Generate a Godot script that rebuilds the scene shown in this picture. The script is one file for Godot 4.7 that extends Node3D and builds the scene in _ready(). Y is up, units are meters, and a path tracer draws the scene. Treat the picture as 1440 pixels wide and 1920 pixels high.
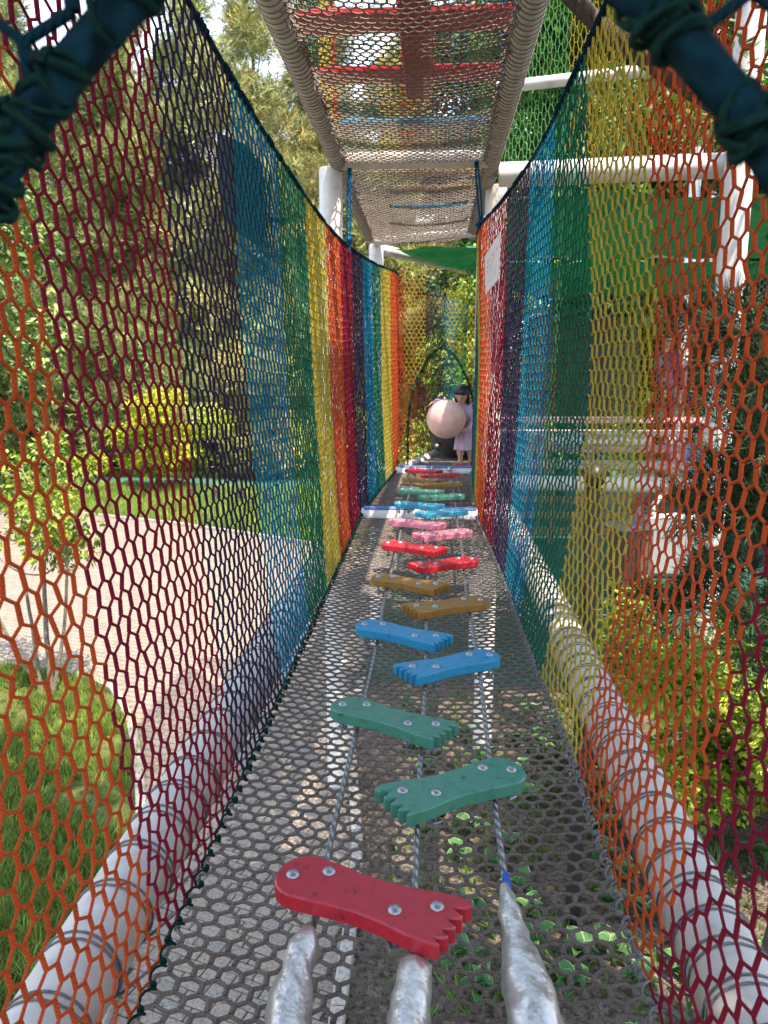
extends Node3D
# ---------------------------------------------------------------- mesh builder
class MB:
	var v := PackedVector3Array()
	var n := PackedVector3Array()
	var t := PackedVector2Array()
	var c := PackedColorArray()
	var ix := PackedInt32Array()
	var col := Color(1, 1, 1)
	var use_col := false
	func vert(p: Vector3, nn: Vector3, uv := Vector2.ZERO) -> int:
		v.append(p); n.append(nn); t.append(uv); c.append(col)
		return v.size() - 1
	func tri(a: int, b: int, d: int) -> void:   # a, b, d counter-clockwise from outside
		ix.append(a); ix.append(d); ix.append(b)
	func face(p: Array) -> void:   # flat polygon, counter-clockwise from outside
		var nn: Vector3 = (p[1] - p[0]).cross(p[2] - p[0]).normalized()
		var b := v.size()
		for q in p:
			var w: Vector3 = q
			vert(w, nn, Vector2(w.x + w.z * .37, w.y + w.z))
		for k in range(1, p.size() - 1):
			tri(b, b + k, b + k + 1)
	func strand(p: Vector3, q: Vector3, r: float, sides: int) -> void:
		var d := q - p
		var l := d.length()
		if l < .0005: return
		d /= l
		var u := (Vector3.UP if absf(d.y) < .8 else Vector3.RIGHT).cross(d).normalized()
		var w := d.cross(u)
		var b := v.size()
		for k in sides:
			var an := TAU * k / sides
			var nn := u * cos(an) + w * sin(an)
			var uu := float(k) / sides
			v.append(p + nn * r); n.append(nn); t.append(Vector2(uu * 2., 0.)); c.append(col)
			v.append(q + nn * r); n.append(nn); t.append(Vector2(uu * 2., l / r * .25)); c.append(col)
		for k in sides:
			var a0 := b + k * 2
			var a1 := b + (k + 1) % sides * 2
			ix.append(a0); ix.append(a0 + 1); ix.append(a1)
			ix.append(a1); ix.append(a0 + 1); ix.append(a1 + 1)
	func tube(pts: Array, rad, sides := 10, caps := true, vs := 1.0) -> void:
		var m := pts.size()
		var d0: Vector3 = (pts[1] - pts[0]).normalized()
		var u := (Vector3.UP if absf(d0.y) < .9 else Vector3.RIGHT).cross(d0).normalized()
		var base := v.size()
		var run := 0.0
		for i in m:
			var p: Vector3 = pts[i]
			var d: Vector3 = pts[mini(i + 1, m - 1)] - pts[maxi(i - 1, 0)]
			d = d.normalized()
			u = (u - d * u.dot(d)).normalized()
			var w := d.cross(u)
			var r: float = rad[i] if rad is Array else rad
			if i > 0: run += p.distance_to(pts[i - 1])
			var slope := 0.0
			if rad is Array:
				var ra: float = rad[mini(i + 1, m - 1)] - rad[maxi(i - 1, 0)]
				slope = -ra / maxf(.0001, (pts[mini(i + 1, m - 1)] - pts[maxi(i - 1, 0)]).length())
			for k in sides + 1:
				var an := TAU * k / sides
				var nn := u * cos(an) + w * sin(an)
				vert(p + nn * r, (nn + d * slope).normalized(), Vector2(float(k) / sides, run * vs))
		for i in m - 1:
			for k in sides:
				var a := base + i * (sides + 1) + k
				var b := a + sides + 1
				tri(a, a + 1, b)
				tri(a + 1, b + 1, b)
		if caps:
			for e in 2:
				var i := 0 if e == 0 else m - 1
				var dd: Vector3 = (pts[0] - pts[1] if e == 0 else pts[m - 1] - pts[m - 2]).normalized()
				var cc := vert(pts[i], dd)
				var ring := []
				for k in sides: ring.append(vert(v[base + i * (sides + 1) + k], dd))
				for k in sides:
					if e == 0: tri(cc, ring[(k + 1) % sides], ring[k])
					else: tri(cc, ring[k], ring[(k + 1) % sides])
	func ring(ctr: Vector3, ax: Vector3, rr: float, r: float, seg := 20, sides := 5) -> void:
		var u := (Vector3.UP if absf(ax.y) < .9 else Vector3.RIGHT).cross(ax).normalized()
		var w := ax.cross(u)
		var pts := []
		for k in seg + 1: pts.append(ctr + (u * cos(TAU * k / seg) + w * sin(TAU * k / seg)) * rr)
		tube(pts, r, sides, false, 12.)
	func lathe(prof: Array, sides: int, xf := Transform3D()) -> void:   # prof: Vector2(r, y) from bottom to top, outside
		var base := v.size()
		var m := prof.size()
		for i in m:
			var pr: Vector2 = prof[i]
			var d: Vector2 = prof[mini(i + 1, m - 1)] - prof[maxi(i - 1, 0)]
			var nr := Vector2(d.y, -d.x).normalized()
			for k in sides + 1:
				var an := TAU * k / sides
				vert(xf * Vector3(pr.x * cos(an), pr.y, pr.x * sin(an)), (xf.basis * Vector3(nr.x * cos(an), nr.y, nr.x * sin(an))).normalized(), Vector2(float(k) / sides, pr.y))
		for i in m - 1:
			for k in sides:
				var a := base + i * (sides + 1) + k
				var b := a + sides + 1
				tri(a, b, a + 1)
				tri(a + 1, b, b + 1)
	func ball(ctr: Vector3, rad: Vector3, seg := 16, rings := 10) -> void:
		var base := v.size()
		for i in rings + 1:
			var ph := PI * i / rings
			for k in seg + 1:
				var an := TAU * k / seg
				var s := Vector3(sin(ph) * cos(an), -cos(ph), sin(ph) * sin(an))
				vert(ctr + s * rad, (s / rad).normalized(), Vector2(float(k) / seg, float(i) / rings))
		for i in rings:
			for k in seg:
				var a := base + i * (seg + 1) + k
				var b := a + seg + 1
				tri(a, b, a + 1)
				tri(a + 1, b, b + 1)
	func cbox(ctr: Vector3, size: Vector3, ch := .006, bs := Basis()) -> void:   # box with chamfered edges
		var h := size * .5
		var i := h - Vector3.ONE * ch
		var q := func(x, y, z): return ctr + bs * Vector3(x, y, z)
		for s in [-1., 1.]:
			var o := [[i.x, i.y], [-i.x, i.y], [-i.x, -i.y], [i.x, -i.y]]
			var px := []; var py := []; var pz := []
			var e := [[1, 1], [-1, 1], [-1, -1], [1, -1]]
			for k in 4:
				px.append(q.call(s * h.x, e[k][0] * i.y, e[k][1] * i.z))
				py.append(q.call(e[k][1] * i.x, s * h.y, e[k][0] * i.z))
				pz.append(q.call(e[k][0] * i.x, e[k][1] * i.y, s * h.z))
			if s < 0: px.reverse(); py.reverse(); pz.reverse()
			face(px); face(py); face(pz)
			for s2 in [-1., 1.]:
				var a := [q.call(s * h.x, s2 * i.y, -i.z), q.call(s * i.x, s2 * h.y, -i.z), q.call(s * i.x, s2 * h.y, i.z), q.call(s * h.x, s2 * i.y, i.z)]
				var b := [q.call(s * h.x, -i.y, s2 * i.z), q.call(s * h.x, i.y, s2 * i.z), q.call(s * i.x, i.y, s2 * h.z), q.call(s * i.x, -i.y, s2 * h.z)]
				var d := [q.call(-i.x, s * h.y, s2 * i.z), q.call(-i.x, s * i.y, s2 * h.z), q.call(i.x, s * i.y, s2 * h.z), q.call(i.x, s * h.y, s2 * i.z)]
				if s * s2 < 0: a.reverse(); b.reverse(); d.reverse()
				face(a if s * s2 > 0 else a); face(b); face(d)
				for s3 in [-1., 1.]:
					var g := [q.call(s * h.x, s2 * i.y, s3 * i.z), q.call(s * i.x, s2 * h.y, s3 * i.z), q.call(s * i.x, s2 * i.y, s3 * h.z)]
					if s * s2 * s3 < 0: g.reverse()
					face(g)
	func prism(outline: PackedVector2Array, y0: float, y1: float, bev: float) -> void:   # outline in x, z
		var o := outline
		if Geometry2D.is_polygon_clockwise(o): o.reverse()
		var m := o.size()
		var inn := PackedVector2Array()
		for k in m:
			var e1 := (o[k] - o[(k + m - 1) % m]).normalized()
			var e2 := (o[(k + 1) % m] - o[k]).normalized()
			var nn := (Vector2(-e1.y, e1.x) + Vector2(-e2.y, e2.x)).normalized()
			inn.append(o[k] + nn * bev)
		var tr := Geometry2D.triangulate_polygon(inn)
		if tr.is_empty(): inn = o; tr = Geometry2D.triangulate_polygon(o)
		for e in 2:
			var y := y1 if e == 0 else y0
			var nn := Vector3.UP if e == 0 else Vector3.DOWN
			var b := v.size()
			for p in inn: vert(Vector3(p.x, y, p.y), nn, p)
			for k in range(0, tr.size(), 3):
				var a := inn[tr[k]]; var bb := inn[tr[k + 1]]; var d := inn[tr[k + 2]]
				var ccw := (bb - a).cross(d - a) < 0.
				if ccw == (e == 0): tri(b + tr[k], b + tr[k + 1], b + tr[k + 2])
				else: tri(b + tr[k], b + tr[k + 2], b + tr[k + 1])
		for k in m:
			var k2 := (k + 1) % m
			var A := [Vector3(inn[k].x, y1, inn[k].y), Vector3(o[k].x, y1 - bev, o[k].y), Vector3(o[k].x, y0 + bev, o[k].y), Vector3(inn[k].x, y0, inn[k].y)]
			var B := [Vector3(inn[k2].x, y1, inn[k2].y), Vector3(o[k2].x, y1 - bev, o[k2].y), Vector3(o[k2].x, y0 + bev, o[k2].y), Vector3(inn[k2].x, y0, inn[k2].y)]
			for s in 3:
				face([A[s], B[s], B[s + 1], A[s + 1]])
	func mesh() -> ArrayMesh:
		var a := []
		a.resize(Mesh.ARRAY_MAX)
		a[Mesh.ARRAY_VERTEX] = v; a[Mesh.ARRAY_NORMAL] = n; a[Mesh.ARRAY_TEX_UV] = t; a[Mesh.ARRAY_INDEX] = ix
		if use_col: a[Mesh.ARRAY_COLOR] = c
		var m := ArrayMesh.new()
		m.add_surface_from_arrays(Mesh.PRIMITIVE_TRIANGLES, a)
		return m

var rng := RandomNumberGenerator.new()
var M := {}
var T := {}
var noise := FastNoiseLite.new()

# ---------------------------------------------------------------- objects
func add(node: Node3D, called: String, parent: Node = self) -> Node3D:
	node.name = called
	parent.add_child(node, true)
	return node

var counts := {}
func numbered(called: String) -> String:
	var k: int = counts.get(called, 0)
	counts[called] = k + 1
	return called if k == 0 else "%s_%03d" % [called, k]

func tag(o: Node, label: String, category: String, group := "") -> Node:
	o.set_meta("label", label)
	o.set_meta("category", category)
	if group != "": o.set_meta("group", group)
	return o

func thing(called: String, label: String, category: String, at := Vector3.ZERO, group := "") -> Node3D:
	var o := Node3D.new()
	add(o, numbered(called))
	o.position = at
	tag(o, label, category, group)
	return o

func part(mb: MB, called: String, mat: Material, parent: Node = self) -> MeshInstance3D:
	return inst(mb.mesh(), called, mat, parent)

func inst(mesh: Mesh, called: String, mat: Material, parent: Node = self) -> MeshInstance3D:
	var o := MeshInstance3D.new()
	o.mesh = mesh
	o.material_override = mat
	add(o, numbered(called) if parent == self else called, parent)
	return o

func structure(mb: MB, called: String, mat: Material) -> MeshInstance3D:
	var o := part(mb, called, mat)
	o.set_meta("kind", "structure")
	return o

func scatter(mesh: Mesh, called: String, mat: Material, xfs: Array, cols: Array, parent: Node = self, stuff := true) -> MultiMeshInstance3D:
	var mm := MultiMesh.new()
	mm.transform_format = MultiMesh.TRANSFORM_3D
	mm.use_colors = true
	mm.mesh = mesh
	mm.instance_count = xfs.size()
	for k in xfs.size():
		mm.set_instance_transform(k, xfs[k])
		mm.set_instance_color(k, cols[k % cols.size()])
	var o := MultiMeshInstance3D.new()
	o.multimesh = mm
	o.material_override = mat
	add(o, numbered(called) if parent == self else called, parent)
	if stuff: o.set_meta("kind", "stuff")
	return o

# ---------------------------------------------------------------- materials
func lin(r: float, g: float, b: float) -> Color:
	return Color(r, g, b).linear_to_srgb()

func mat(col: Color, rough := .8, metal := 0., spec := .5) -> StandardMaterial3D:
	var m := StandardMaterial3D.new()
	m.albedo_color = col
	m.roughness = rough
	m.metallic = metal
	m.metallic_specular = spec
	return m

func noise_tex(freq: float, ramp: Array, size := 512, oct := 4, normal := false, bump := 4.0, sd := 1, type := FastNoiseLite.TYPE_SIMPLEX_SMOOTH) -> NoiseTexture2D:
	var x := NoiseTexture2D.new()
	var f := FastNoiseLite.new()
	f.noise_type = type
	f.seed = sd
	f.frequency = freq
	f.fractal_octaves = oct
	x.noise = f
	x.width = size; x.height = size
	x.seamless = true
	if normal:
		x.as_normal_map = true
		x.bump_strength = bump
	else:
		var g := Gradient.new()
		g.offsets = PackedFloat32Array(range(ramp.size()).map(func(k): return float(k) / (ramp.size() - 1)))
		g.colors = PackedColorArray(ramp)
		x.color_ramp = g
	return x

func tri_mat(m: StandardMaterial3D, scale: float, world := false) -> StandardMaterial3D:
	m.uv1_triplanar = true
	m.uv1_world_triplanar = world
	m.uv1_scale = Vector3.ONE * scale
	return m

func grey(a: float) -> Color: return Color(a, a, a)

func rope_textures() -> void:
	var w := 64
	var im := Image.create(w, w, false, Image.FORMAT_RGB8)
	var al := Image.create(w, w, false, Image.FORMAT_RGB8)
	for y in w:
		for x in w:
			var ph := fposmod((x + y) / float(w) * 2., 1.) * TAU
			var sl := sin(ph)
			var fib := sin((x * 3 - y * 5) / float(w) * TAU) * .25
			var nn := Vector3(sl * .75 + fib, sl * .75 + fib, 1.).normalized()
			im.set_pixel(x, y, Color(nn.x * .5 + .5, nn.y * .5 + .5, nn.z * .5 + .5))
			var fz := .86 + .14 * rng.randf()
			al.set_pixel(x, y, Color(fz, fz, fz))
	T.rope_n = ImageTexture.create_from_image(im)
	T.rope_a = ImageTexture.create_from_image(al)

func rope_mat(col: Color, rough := .92) -> StandardMaterial3D:
	var m := mat(col, rough, 0., .25)
	m.normal_enabled = true
	m.normal_texture = T.rope_n
	m.normal_scale = .9
	m.vertex_color_use_as_albedo = true
	m.albedo_texture = T.rope_a
	return m

func leaf_mat(back: Color, rough := .5) -> StandardMaterial3D:
	var m := mat(Color(1, 1, 1), rough, 0., .4)
	m.vertex_color_use_as_albedo = true
	m.backlight_enabled = true
	m.backlight = back
	m.cull_mode = BaseMaterial3D.CULL_DISABLED
	return m

func make_materials() -> void:
	rope_textures()
	T.bump = noise_tex(.02, [], 512, 5, true, 6., 3)
	T.fine = noise_tex(.06, [], 512, 4, true, 5., 4)
	T.dirt = noise_tex(.008, [grey(.80), grey(.93), grey(.98), grey(1.), grey(1.)], 512, 6, false, 1., 5)
	T.speck = noise_tex(.03, [grey(.62), grey(.92), grey(1.)], 512, 5, false, 1., 9)
	T.scuff = noise_tex(.011, [grey(.45), grey(.82), grey(.96), grey(.985), grey(1.), grey(1.), grey(1.), grey(1.)], 1024, 7, false, 1., 15)
	M.orange = rope_mat(lin(.50, .078, .02))
	M.crimson = rope_mat(lin(.20, .009, .028))
	M.purple = rope_mat(lin(.034, .021, .055))
	M.blue = rope_mat(lin(.004, .14, .24))
	M.green = rope_mat(lin(.01, .115, .065))
	M.yellow = rope_mat(lin(.45, .34, .045))
	M.teal = rope_mat(lin(.003, .026, .042), .95)
	M.deck = rope_mat(lin(.235, .195, .17))
	M.brown_net = rope_mat(lin(.33, .265, .22))
	M.lash = rope_mat(lin(.19, .185, .18))
	M.lace = rope_mat(lin(.004, .028, .024), .95)
	M.pale_net = rope_mat(lin(.5, .45, .45))
	M.black_net = rope_mat(lin(.02, .02, .025))
	M.pink_net = rope_mat(lin(.7, .12, .18))
	M.lime_net = rope_mat(lin(.12, .36, .14))
	var w := mat(lin(.64, .62, .60), .35)
	w.albedo_texture = T.dirt
	w.roughness_texture = T.speck
	w.normal_enabled = true; w.normal_texture = T.bump; w.normal_scale = .12
	M.white_pipe = tri_mat(w, 1.3, true)
	var fm := mat(lin(.46, .42, .39), .5)
	fm.albedo_texture = T.dirt
	fm.normal_enabled = true; fm.normal_texture = T.bump; fm.normal_scale = .2
	M.grey_pipe = tri_mat(fm, 2.1, true)
	var cap := mat(lin(.30, .31, .34), .38, .75)
	cap.normal_enabled = true; cap.normal_texture = T.bump; cap.normal_scale = .25
	M.bolt = tri_mat(cap, 6.)
	var cab := mat(lin(.27, .27, .28), .45, .8)
	cab.normal_enabled = true; cab.normal_texture = T.rope_n; cab.normal_scale = .8
	M.cable = cab
	for k in [["b_red", .36, .012, .028], ["b_green", .045, .19, .135], ["b_blue", .012, .21, .39], ["b_ochre", .25, .125, .02], ["b_pink", .62, .20, .27], ["b_scarlet", .42, .012, .022], ["b_aqua", .03, .27, .42]]:
		var b := mat(lin(k[1], k[2], k[3]), .42)
		b.albedo_texture = T.dirt
		b.normal_enabled = true; b.normal_texture = T.bump; b.normal_scale = .22
		b.roughness_texture = T.speck
		M[k[0]] = tri_mat(b, 2.2)
	var foil := mat(lin(.62, .61, .59), .36, .8)
	foil.normal_enabled = true
	foil.normal_texture = noise_tex(.018, [], 512, 3, true, 14., 8, FastNoiseLite.TYPE_CELLULAR)
	foil.normal_scale = .4
	foil.albedo_texture = noise_tex(.012, [grey(.8), grey(.95), grey(1.), grey(1.)], 512, 5, false, 1., 12)
	M.foil = tri_mat(foil, 5.)
	M.leaf_bright = leaf_mat(Color(.55, .62, .2))
	M.leaf_mid = leaf_mat(Color(.45, .52, .2))
	M.needle = leaf_mat(Color(.36, .4, .2), .65)
	M.grass = leaf_mat(Color(.4, .48, .15), .55)
	var bark := mat(lin(.11, .08, .06), .95)
	bark.albedo_texture = noise_tex(.03, [grey(.35), grey(.8), grey(1.)], 512, 5, false, 1., 21)
	bark.normal_enabled = true; bark.normal_texture = noise_tex(.03, [], 512, 5, true, 16., 21); bark.normal_scale = 1.
	bark.uv1_triplanar = true; bark.uv1_scale = Vector3(3., .7, 3.)
	M.bark = bark
	var pale := mat(lin(.30, .25, .18), .9)
	pale.albedo_texture = bark.albedo_texture
	pale.normal_enabled = true; pale.normal_texture = bark.normal_texture; pale.normal_scale = .6
	pale.uv1_triplanar = true; pale.uv1_scale = Vector3(6., 1.5, 6.)
	M.pale_bark = pale
	var soil := mat(lin(.19, .145, .11), .97)
	soil.albedo_texture = noise_tex(.02, [grey(.3), grey(.7), grey(1.), grey(.85)], 1024, 6, false, 1., 31)
	soil.normal_enabled = true; soil.normal_texture = noise_tex(.05, [], 1024, 6, true, 20., 32); soil.normal_scale = 1.
	M.soil = tri_mat(soil, .8, true)
	var lawn := mat(lin(.20, .16, .095), .95)
	lawn.albedo_texture = noise_tex(.02, [Color(.8, .6, .5), Color(.7, .9, .5), Color(1, 1, .8)], 1024, 6, false, 1., 35)
	lawn.normal_enabled = true; lawn.normal_texture = soil.normal_texture; lawn.normal_scale = .8
	M.lawn = tri_mat(lawn, .5, true)
	var jnt := mat(lin(.13, .11, .09), .95)
	jnt.albedo_texture = soil.albedo_texture
	M.joint = tri_mat(jnt, 1.5, true)
	M.paver = []
	for k in [[.30, .245, .195], [.33, .265, .21], [.265, .22, .18], [.315, .24, .185], [.285, .24, .20]]:
		var p := mat(lin(k[0], k[1], k[2]), .85)
		p.albedo_texture = T.speck
		p.normal_enabled = true; p.normal_texture = T.fine; p.normal_scale = .5
		M.paver.append(tri_mat(p, 2.4, true))
	var kerb := mat(lin(.42, .37, .325), .85)
	kerb.albedo_texture = T.speck
	kerb.normal_enabled = true; kerb.normal_texture = T.fine; kerb.normal_scale = .4
	M.kerb = tri_mat(kerb, 1.7, true)
	var rub := mat(lin(.016, .085, .05), .9)
	rub.albedo_texture = noise_tex(.15, [grey(.6), grey(.9), grey(1.)], 512, 4, false, 1., 41)
	rub.normal_enabled = true; rub.normal_texture = T.fine; rub.normal_scale = .6
	M.rubber = tri_mat(rub, 1.3, true)
	M.line = tri_mat(mat(lin(.6, .6, .58), .8), 1.)
	M.black = mat(lin(.012, .012, .014), .5)
	var bl := mat(lin(.10, .20, .52), .5)
	bl.albedo_texture = T.speck
	M.blue_pad = tri_mat(bl, 4., true)
	M.skin = mat(lin(.55, .34, .25), .55)
	M.skin.subsurf_scatter_enabled = true
	M.skin.subsurf_scatter_strength = .15
	M.hair = mat(lin(.008, .006, .006), .4)
	M.wood = mat(lin(.32, .2, .1), .7)
	M.wood.albedo_texture = noise_tex(.02, [grey(.6), grey(.9), grey(1.)], 512, 4, false, 1., 51)
	M.wood.uv1_triplanar = true; M.wood.uv1_scale = Vector3(.6, 4, 4)

# ---------------------------------------------------------------- curves
func cur(z: float, pts: Array) -> float:   # smooth interpolation of [z, value] pairs
	if z <= pts[0][0]: return pts[0][1]
	for k in range(1, pts.size()):
		if z <= pts[k][0]:
			var p0: float = pts[maxi(k - 2, 0)][1]
			var p3: float = pts[mini(k + 1, pts.size() - 1)][1]
			return cubic_interpolate(pts[k - 1][1], pts[k][1], p0, p3, (z - pts[k - 1][0]) / (pts[k][0] - pts[k - 1][0]))
	return pts[-1][1]

func wob(a: float, b: float, amp: float) -> float: return noise.get_noise_2d(a * 40., b * 40.) * amp

const FLOOR := 2.3
const LB := [[0., -.565], [2.4, -.59], [4.4, -.61], [6.5, -.63], [8., -.57], [9.75, -.47]]
const LT := [[0., -.71], [2.4, -.685], [4.4, -.665], [6., -.665], [8., -.6], [9.75, -.48]]
const LTY := [[0., 4.75], [2.2, 4.54], [3.4, 4.43], [4.6, 4.39], [5.9, 4.44], [7.9, 4.56], [9.75, 4.68]]
const RB := [[0., .43], [2.3, .465], [3.1, .445], [4.7, .42], [6.5, .37], [8., .40], [9.75, .46]]
const RMID := [[0., .56], [1.45, .58], [2.2, .60], [2.95, .57], [3.7, .54], [4.4, .48], [5.1, .445], [5.8, .405], [6.5, .365], [8., .41], [9.75, .47]]
const RT := [[0., .54], [2.7, .505], [4.2, .5], [5.25, .42], [6.5, .33], [8., .40], [9.75, .48]]
const RTY := [[0., 4.75], [2.7, 4.64], [4.2, 4.64], [5.3, 4.62], [6.5, 4.65], [8., 4.66], [9.75, 4.75]]

func left_net(u: float, v: float) -> Vector3:   # u metres along the corridor, v 0..1 up
	var z := u + .2 * pow(1. - v, 2.)
	z = minf(z, 9.75)
	var p := Vector3(lerpf(cur(z, LB), cur(z, LT), pow(v, .6)), lerpf(FLOOR, cur(z, LTY), v), -z)
	p.x += wob(u, v * 2.2, .022) * sin(PI * v)
	p.y += wob(u + 50., v * 2.2, .03) * sin(PI * v)
	p.z += wob(u + 90., v * 2.2, .03) * sin(PI * v)
	return p

func right_net(u: float, v: float) -> Vector3:
	var z := u + .1 * pow(1. - v, 2.)
	z = minf(z, 9.75)
	var a := cur(z, RB); var b := cur(z, RMID); var d := cur(z, RT)
	var x := a
	if v < .58: x = lerpf(a, b, sin(v / .58 * PI * .5))
	else: x = lerpf(b, d, (v - .58) / .42)
	var p := Vector3(x, lerpf(FLOOR, cur(z, RTY), v), -z)
	p.x += wob(u + 20., v * 2.2, .02) * sin(PI * v)
	p.y += wob(u + 150., v * 2.2, .03) * sin(PI * v)
	p.z += wob(u + 190., v * 2.2, .03) * sin(PI * v)
	return p

# ---------------------------------------------------------------- knotless hexagonal net
func hex_net(parent: Node3D, cols: int, rows: int, f: Callable, band: Callable, r: float, knot := 1.3, near_sides := 6, d := .2, along := false) -> void:
	var g := []
	for i in cols + 1:
		var line := PackedVector3Array()
		for j in rows + 1:
			var s := 1. if (i + j) % 2 == 0 else -1.
			var fp: Vector3 = f.call(float(i) / cols, clampf((j + s * d) / rows, 0., 1.)) if along else f.call((i + s * d) / cols, float(j) / rows)
			line.append(fp if fp.y < -50. else fp + Vector3(rng.randfn(0, .0016), rng.randfn(0, .0016), rng.randfn(0, .0016)))
		g.append(line)
	var parts := {}
	for i in cols + 1:
		var nm: String = band.call(float(i) / cols)
		if nm == "": continue
		if not parts.has(nm):
			parts[nm] = MB.new()
			parts[nm].use_col = true
		var mb: MB = parts[nm]
		var A: PackedVector3Array = g[i]
		var B: PackedVector3Array = g[mini(i + 1, cols)]
		for j in rows + 1:
			var p := A[j]
			if p.y < -50.: continue
			var sd := near_sides if p.z > -3.2 else 4
			var fade := .9 + .28 * noise.get_noise_3d(p.x * 60., p.y * 60., p.z * 60.) + .22 * noise.get_noise_3d(p.x * 900., p.y * 900., p.z * 900.)   # sun-bleached and grubby cords
			mb.col = Color(fade, fade, fade)
			var even := (i + j) % 2 == 0
			if j < rows and A[j + 1].y > -50. and (even or not along): mb.strand(p, A[j + 1], r * (knot if along else 1.), sd)
			if i < cols and B[j].y > -50. and (even or along): mb.strand(p, B[j], r * (1. if along else knot), sd)
	for nm in parts:
		if parts[nm].ix.size() == 0: continue
		var key: String = nm.split("#")[0]
		part(parts[nm], key + "_strip", M[key], parent)

func edge_rope(parent: Node3D, called: String, f: Callable, n: int, r: float, m: Material, wrap := .0) -> void:
	var mb := MB.new()
	var pts := []
	for k in n + 1: pts.append(f.call(float(k) / n))
	mb.tube(pts, r, 7, true, 6.)
	if wrap > 0.:
		for k in range(0, n, 1):
			var a: Vector3 = pts[k]; var b: Vector3 = pts[k + 1]
			var q := 3
			for s in q:
				var p := a.lerp(b, (s + .5) / q)
				if noise.get_noise_3d(p.x * 300., p.y * 300., p.z * 300.) > -.1:
					mb.ring(p, (b - a).normalized(), r * 1.15, wrap, 8, 4)
	part(mb, called, m, parent)

const CYCLE := ["orange", "crimson", "purple", "blue", "green", "yellow"]

func build_side_nets() -> void:
	var l := thing("rainbow_net_wall", "tall rainbow striped rope net on the paved path side of the walkway", "net")
	hex_net(l, 344, 47, func(u, v): return left_net(-.35 + u * 10.1, v), func(u):
		var k := floori((-.35 + u * 10.1 - 1.25) / .7)
		return CYCLE[posmod(k + 1, 6)] + ("#%d" % k), .0032, 1.4, 6, .165, true)
	edge_rope(l, "top_rope", func(u): return left_net(-.3 + u * 10.05, 1.), 120, .009, M.teal, .004)
	lacing(l, func(u): return left_net(.3 + u * 9.4, 0.) + Vector3(.012, .004, 0), M.lace)
	var r := thing("rainbow_net_wall", "tall rainbow striped rope net on the garden side, carrying a white notice", "net")
	hex_net(r, 272, 51, func(u, v): return right_net(-.05 + u * 9.8, v), func(u):
		var zz: float = -.05 + u * 9.8
		var k := 0 if zz > 1.31 and zz < 1.5 else floori((zz - 1.45) / .74)
		return ["orange", "yellow", "green", "blue", "purple", "crimson"][posmod(k, 6)] + ("#%d" % k), .0032, 1.4, 6, .165, true)
	edge_rope(r, "top_rope", func(u): return right_net(u * 9.7, 1.), 120, .009, M.teal, .004)
	lacing(r, func(u): return right_net(.3 + u * 9.4, 0.) + Vector3(-.012, .004, 0), M.lash)

func lacing(parent: Node3D, f: Callable, m: Material) -> void:
	var mb := MB.new()
	var n := 150
	var pts := []
	for k in n * 8 + 1:
		var p: Vector3 = f.call(k / (n * 8.))
		pts.append(p + Vector3(sin(k * .79) * .011, cos(k * .79) * .011 + .004, 0))
	mb.tube(pts, .0032, 5, true, 6.)
	for k in n:
		var p: Vector3 = f.call((k + .3) / n)
		mb.ball(p + Vector3(rng.randfn(0, .006), .006, 0), Vector3(.0075, .009, .0075), 9, 7)
	part(mb, "lacing", m, parent)

func floor_pt(z: float, w: float) -> Vector3:   # w 0..1 across
	var xl := cur(z, LB); var xr := cur(z, RB)
	var sag := 1. - pow(w * 2. - 1., 2.)
	return Vector3(lerpf(xl, xr, w), FLOOR - .018 - .035 * sag * (1. - exp(-absf(z - 6.5) * 1.4)) * (1. - exp(-absf(z - 9.4) * 1.4)) + wob(z * .5, w, .012), -z)

func build_floor_net() -> void:
	var o := thing("floor_net", "dark grey rope mesh floor of the walkway under the foot boards", "net")
	hex_net(o, 226, 40, func(u, v): return floor_pt(.35 + u * 9.4, v), func(u): return "deck", .0049, 1.4, 6, .17)
	var mb := MB.new()
	for side in [[0, LP.x, .165], [1, RP.x, .12]]:
		var z := .6
		while z < 9.3:
			for dd in [0., .017]:
				var tilt := Vector3(rng.randfn(0, .05), rng.randfn(0, .05), -1).normalized()
				mb.ring(Vector3(side[1], LP.y, -z - dd), tilt, LP.z + .003, .0030, 22, 5)
			var e := floor_pt(z, side[0])
			mb.tube([e, e.lerp(Vector3(side[1], LP.y - LP.z, -z), .5) + Vector3(0, -.02, 0), Vector3(side[1], LP.y - LP.z, -z)], .004, 5)
			z += side[2] + rng.randf_range(-.02, .02)
	part(mb, "lashing", M.lash, o).set_meta("kind", "stuff")

const LP := Vector3(-.775, 2.225, .092)   # x, y, radius of the pipe on the path side
const RP := Vector3(.665, 2.225, .092)

# ---------------------------------------------------------------- arch walls
func arch_half(y: float) -> float:
	return cur(y, [[2.2, .42], [2.6, .425], [2.9, .42], [3.16, .385], [3.4, .315], [3.62, .205], [3.74, .12], [3.82, 0.]])

func arch_pts(cx: float, z: float, dy := 0., wide := 1.) -> Array:
	var pts := []
	var ys := [2.3, 2.6, 2.9, 3.1, 3.25, 3.4, 3.52, 3.62, 3.7, 3.76, 3.805]
	for y in ys: pts.append(Vector3(cx - arch_half(y) * wide, y + dy, z))
	pts.append(Vector3(cx, 3.825 + dy, z))
	ys.reverse()
	for y in ys: pts.append(Vector3(cx + arch_half(y) * wide, y + dy, z))
	var c := Curve3D.new()
	for p in pts: c.add_point(p)
	var out := []
	var n := 90
	for k in n + 1: out.append(c.sample_baked(c.get_baked_length() * k / n, true))
	return out

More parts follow.
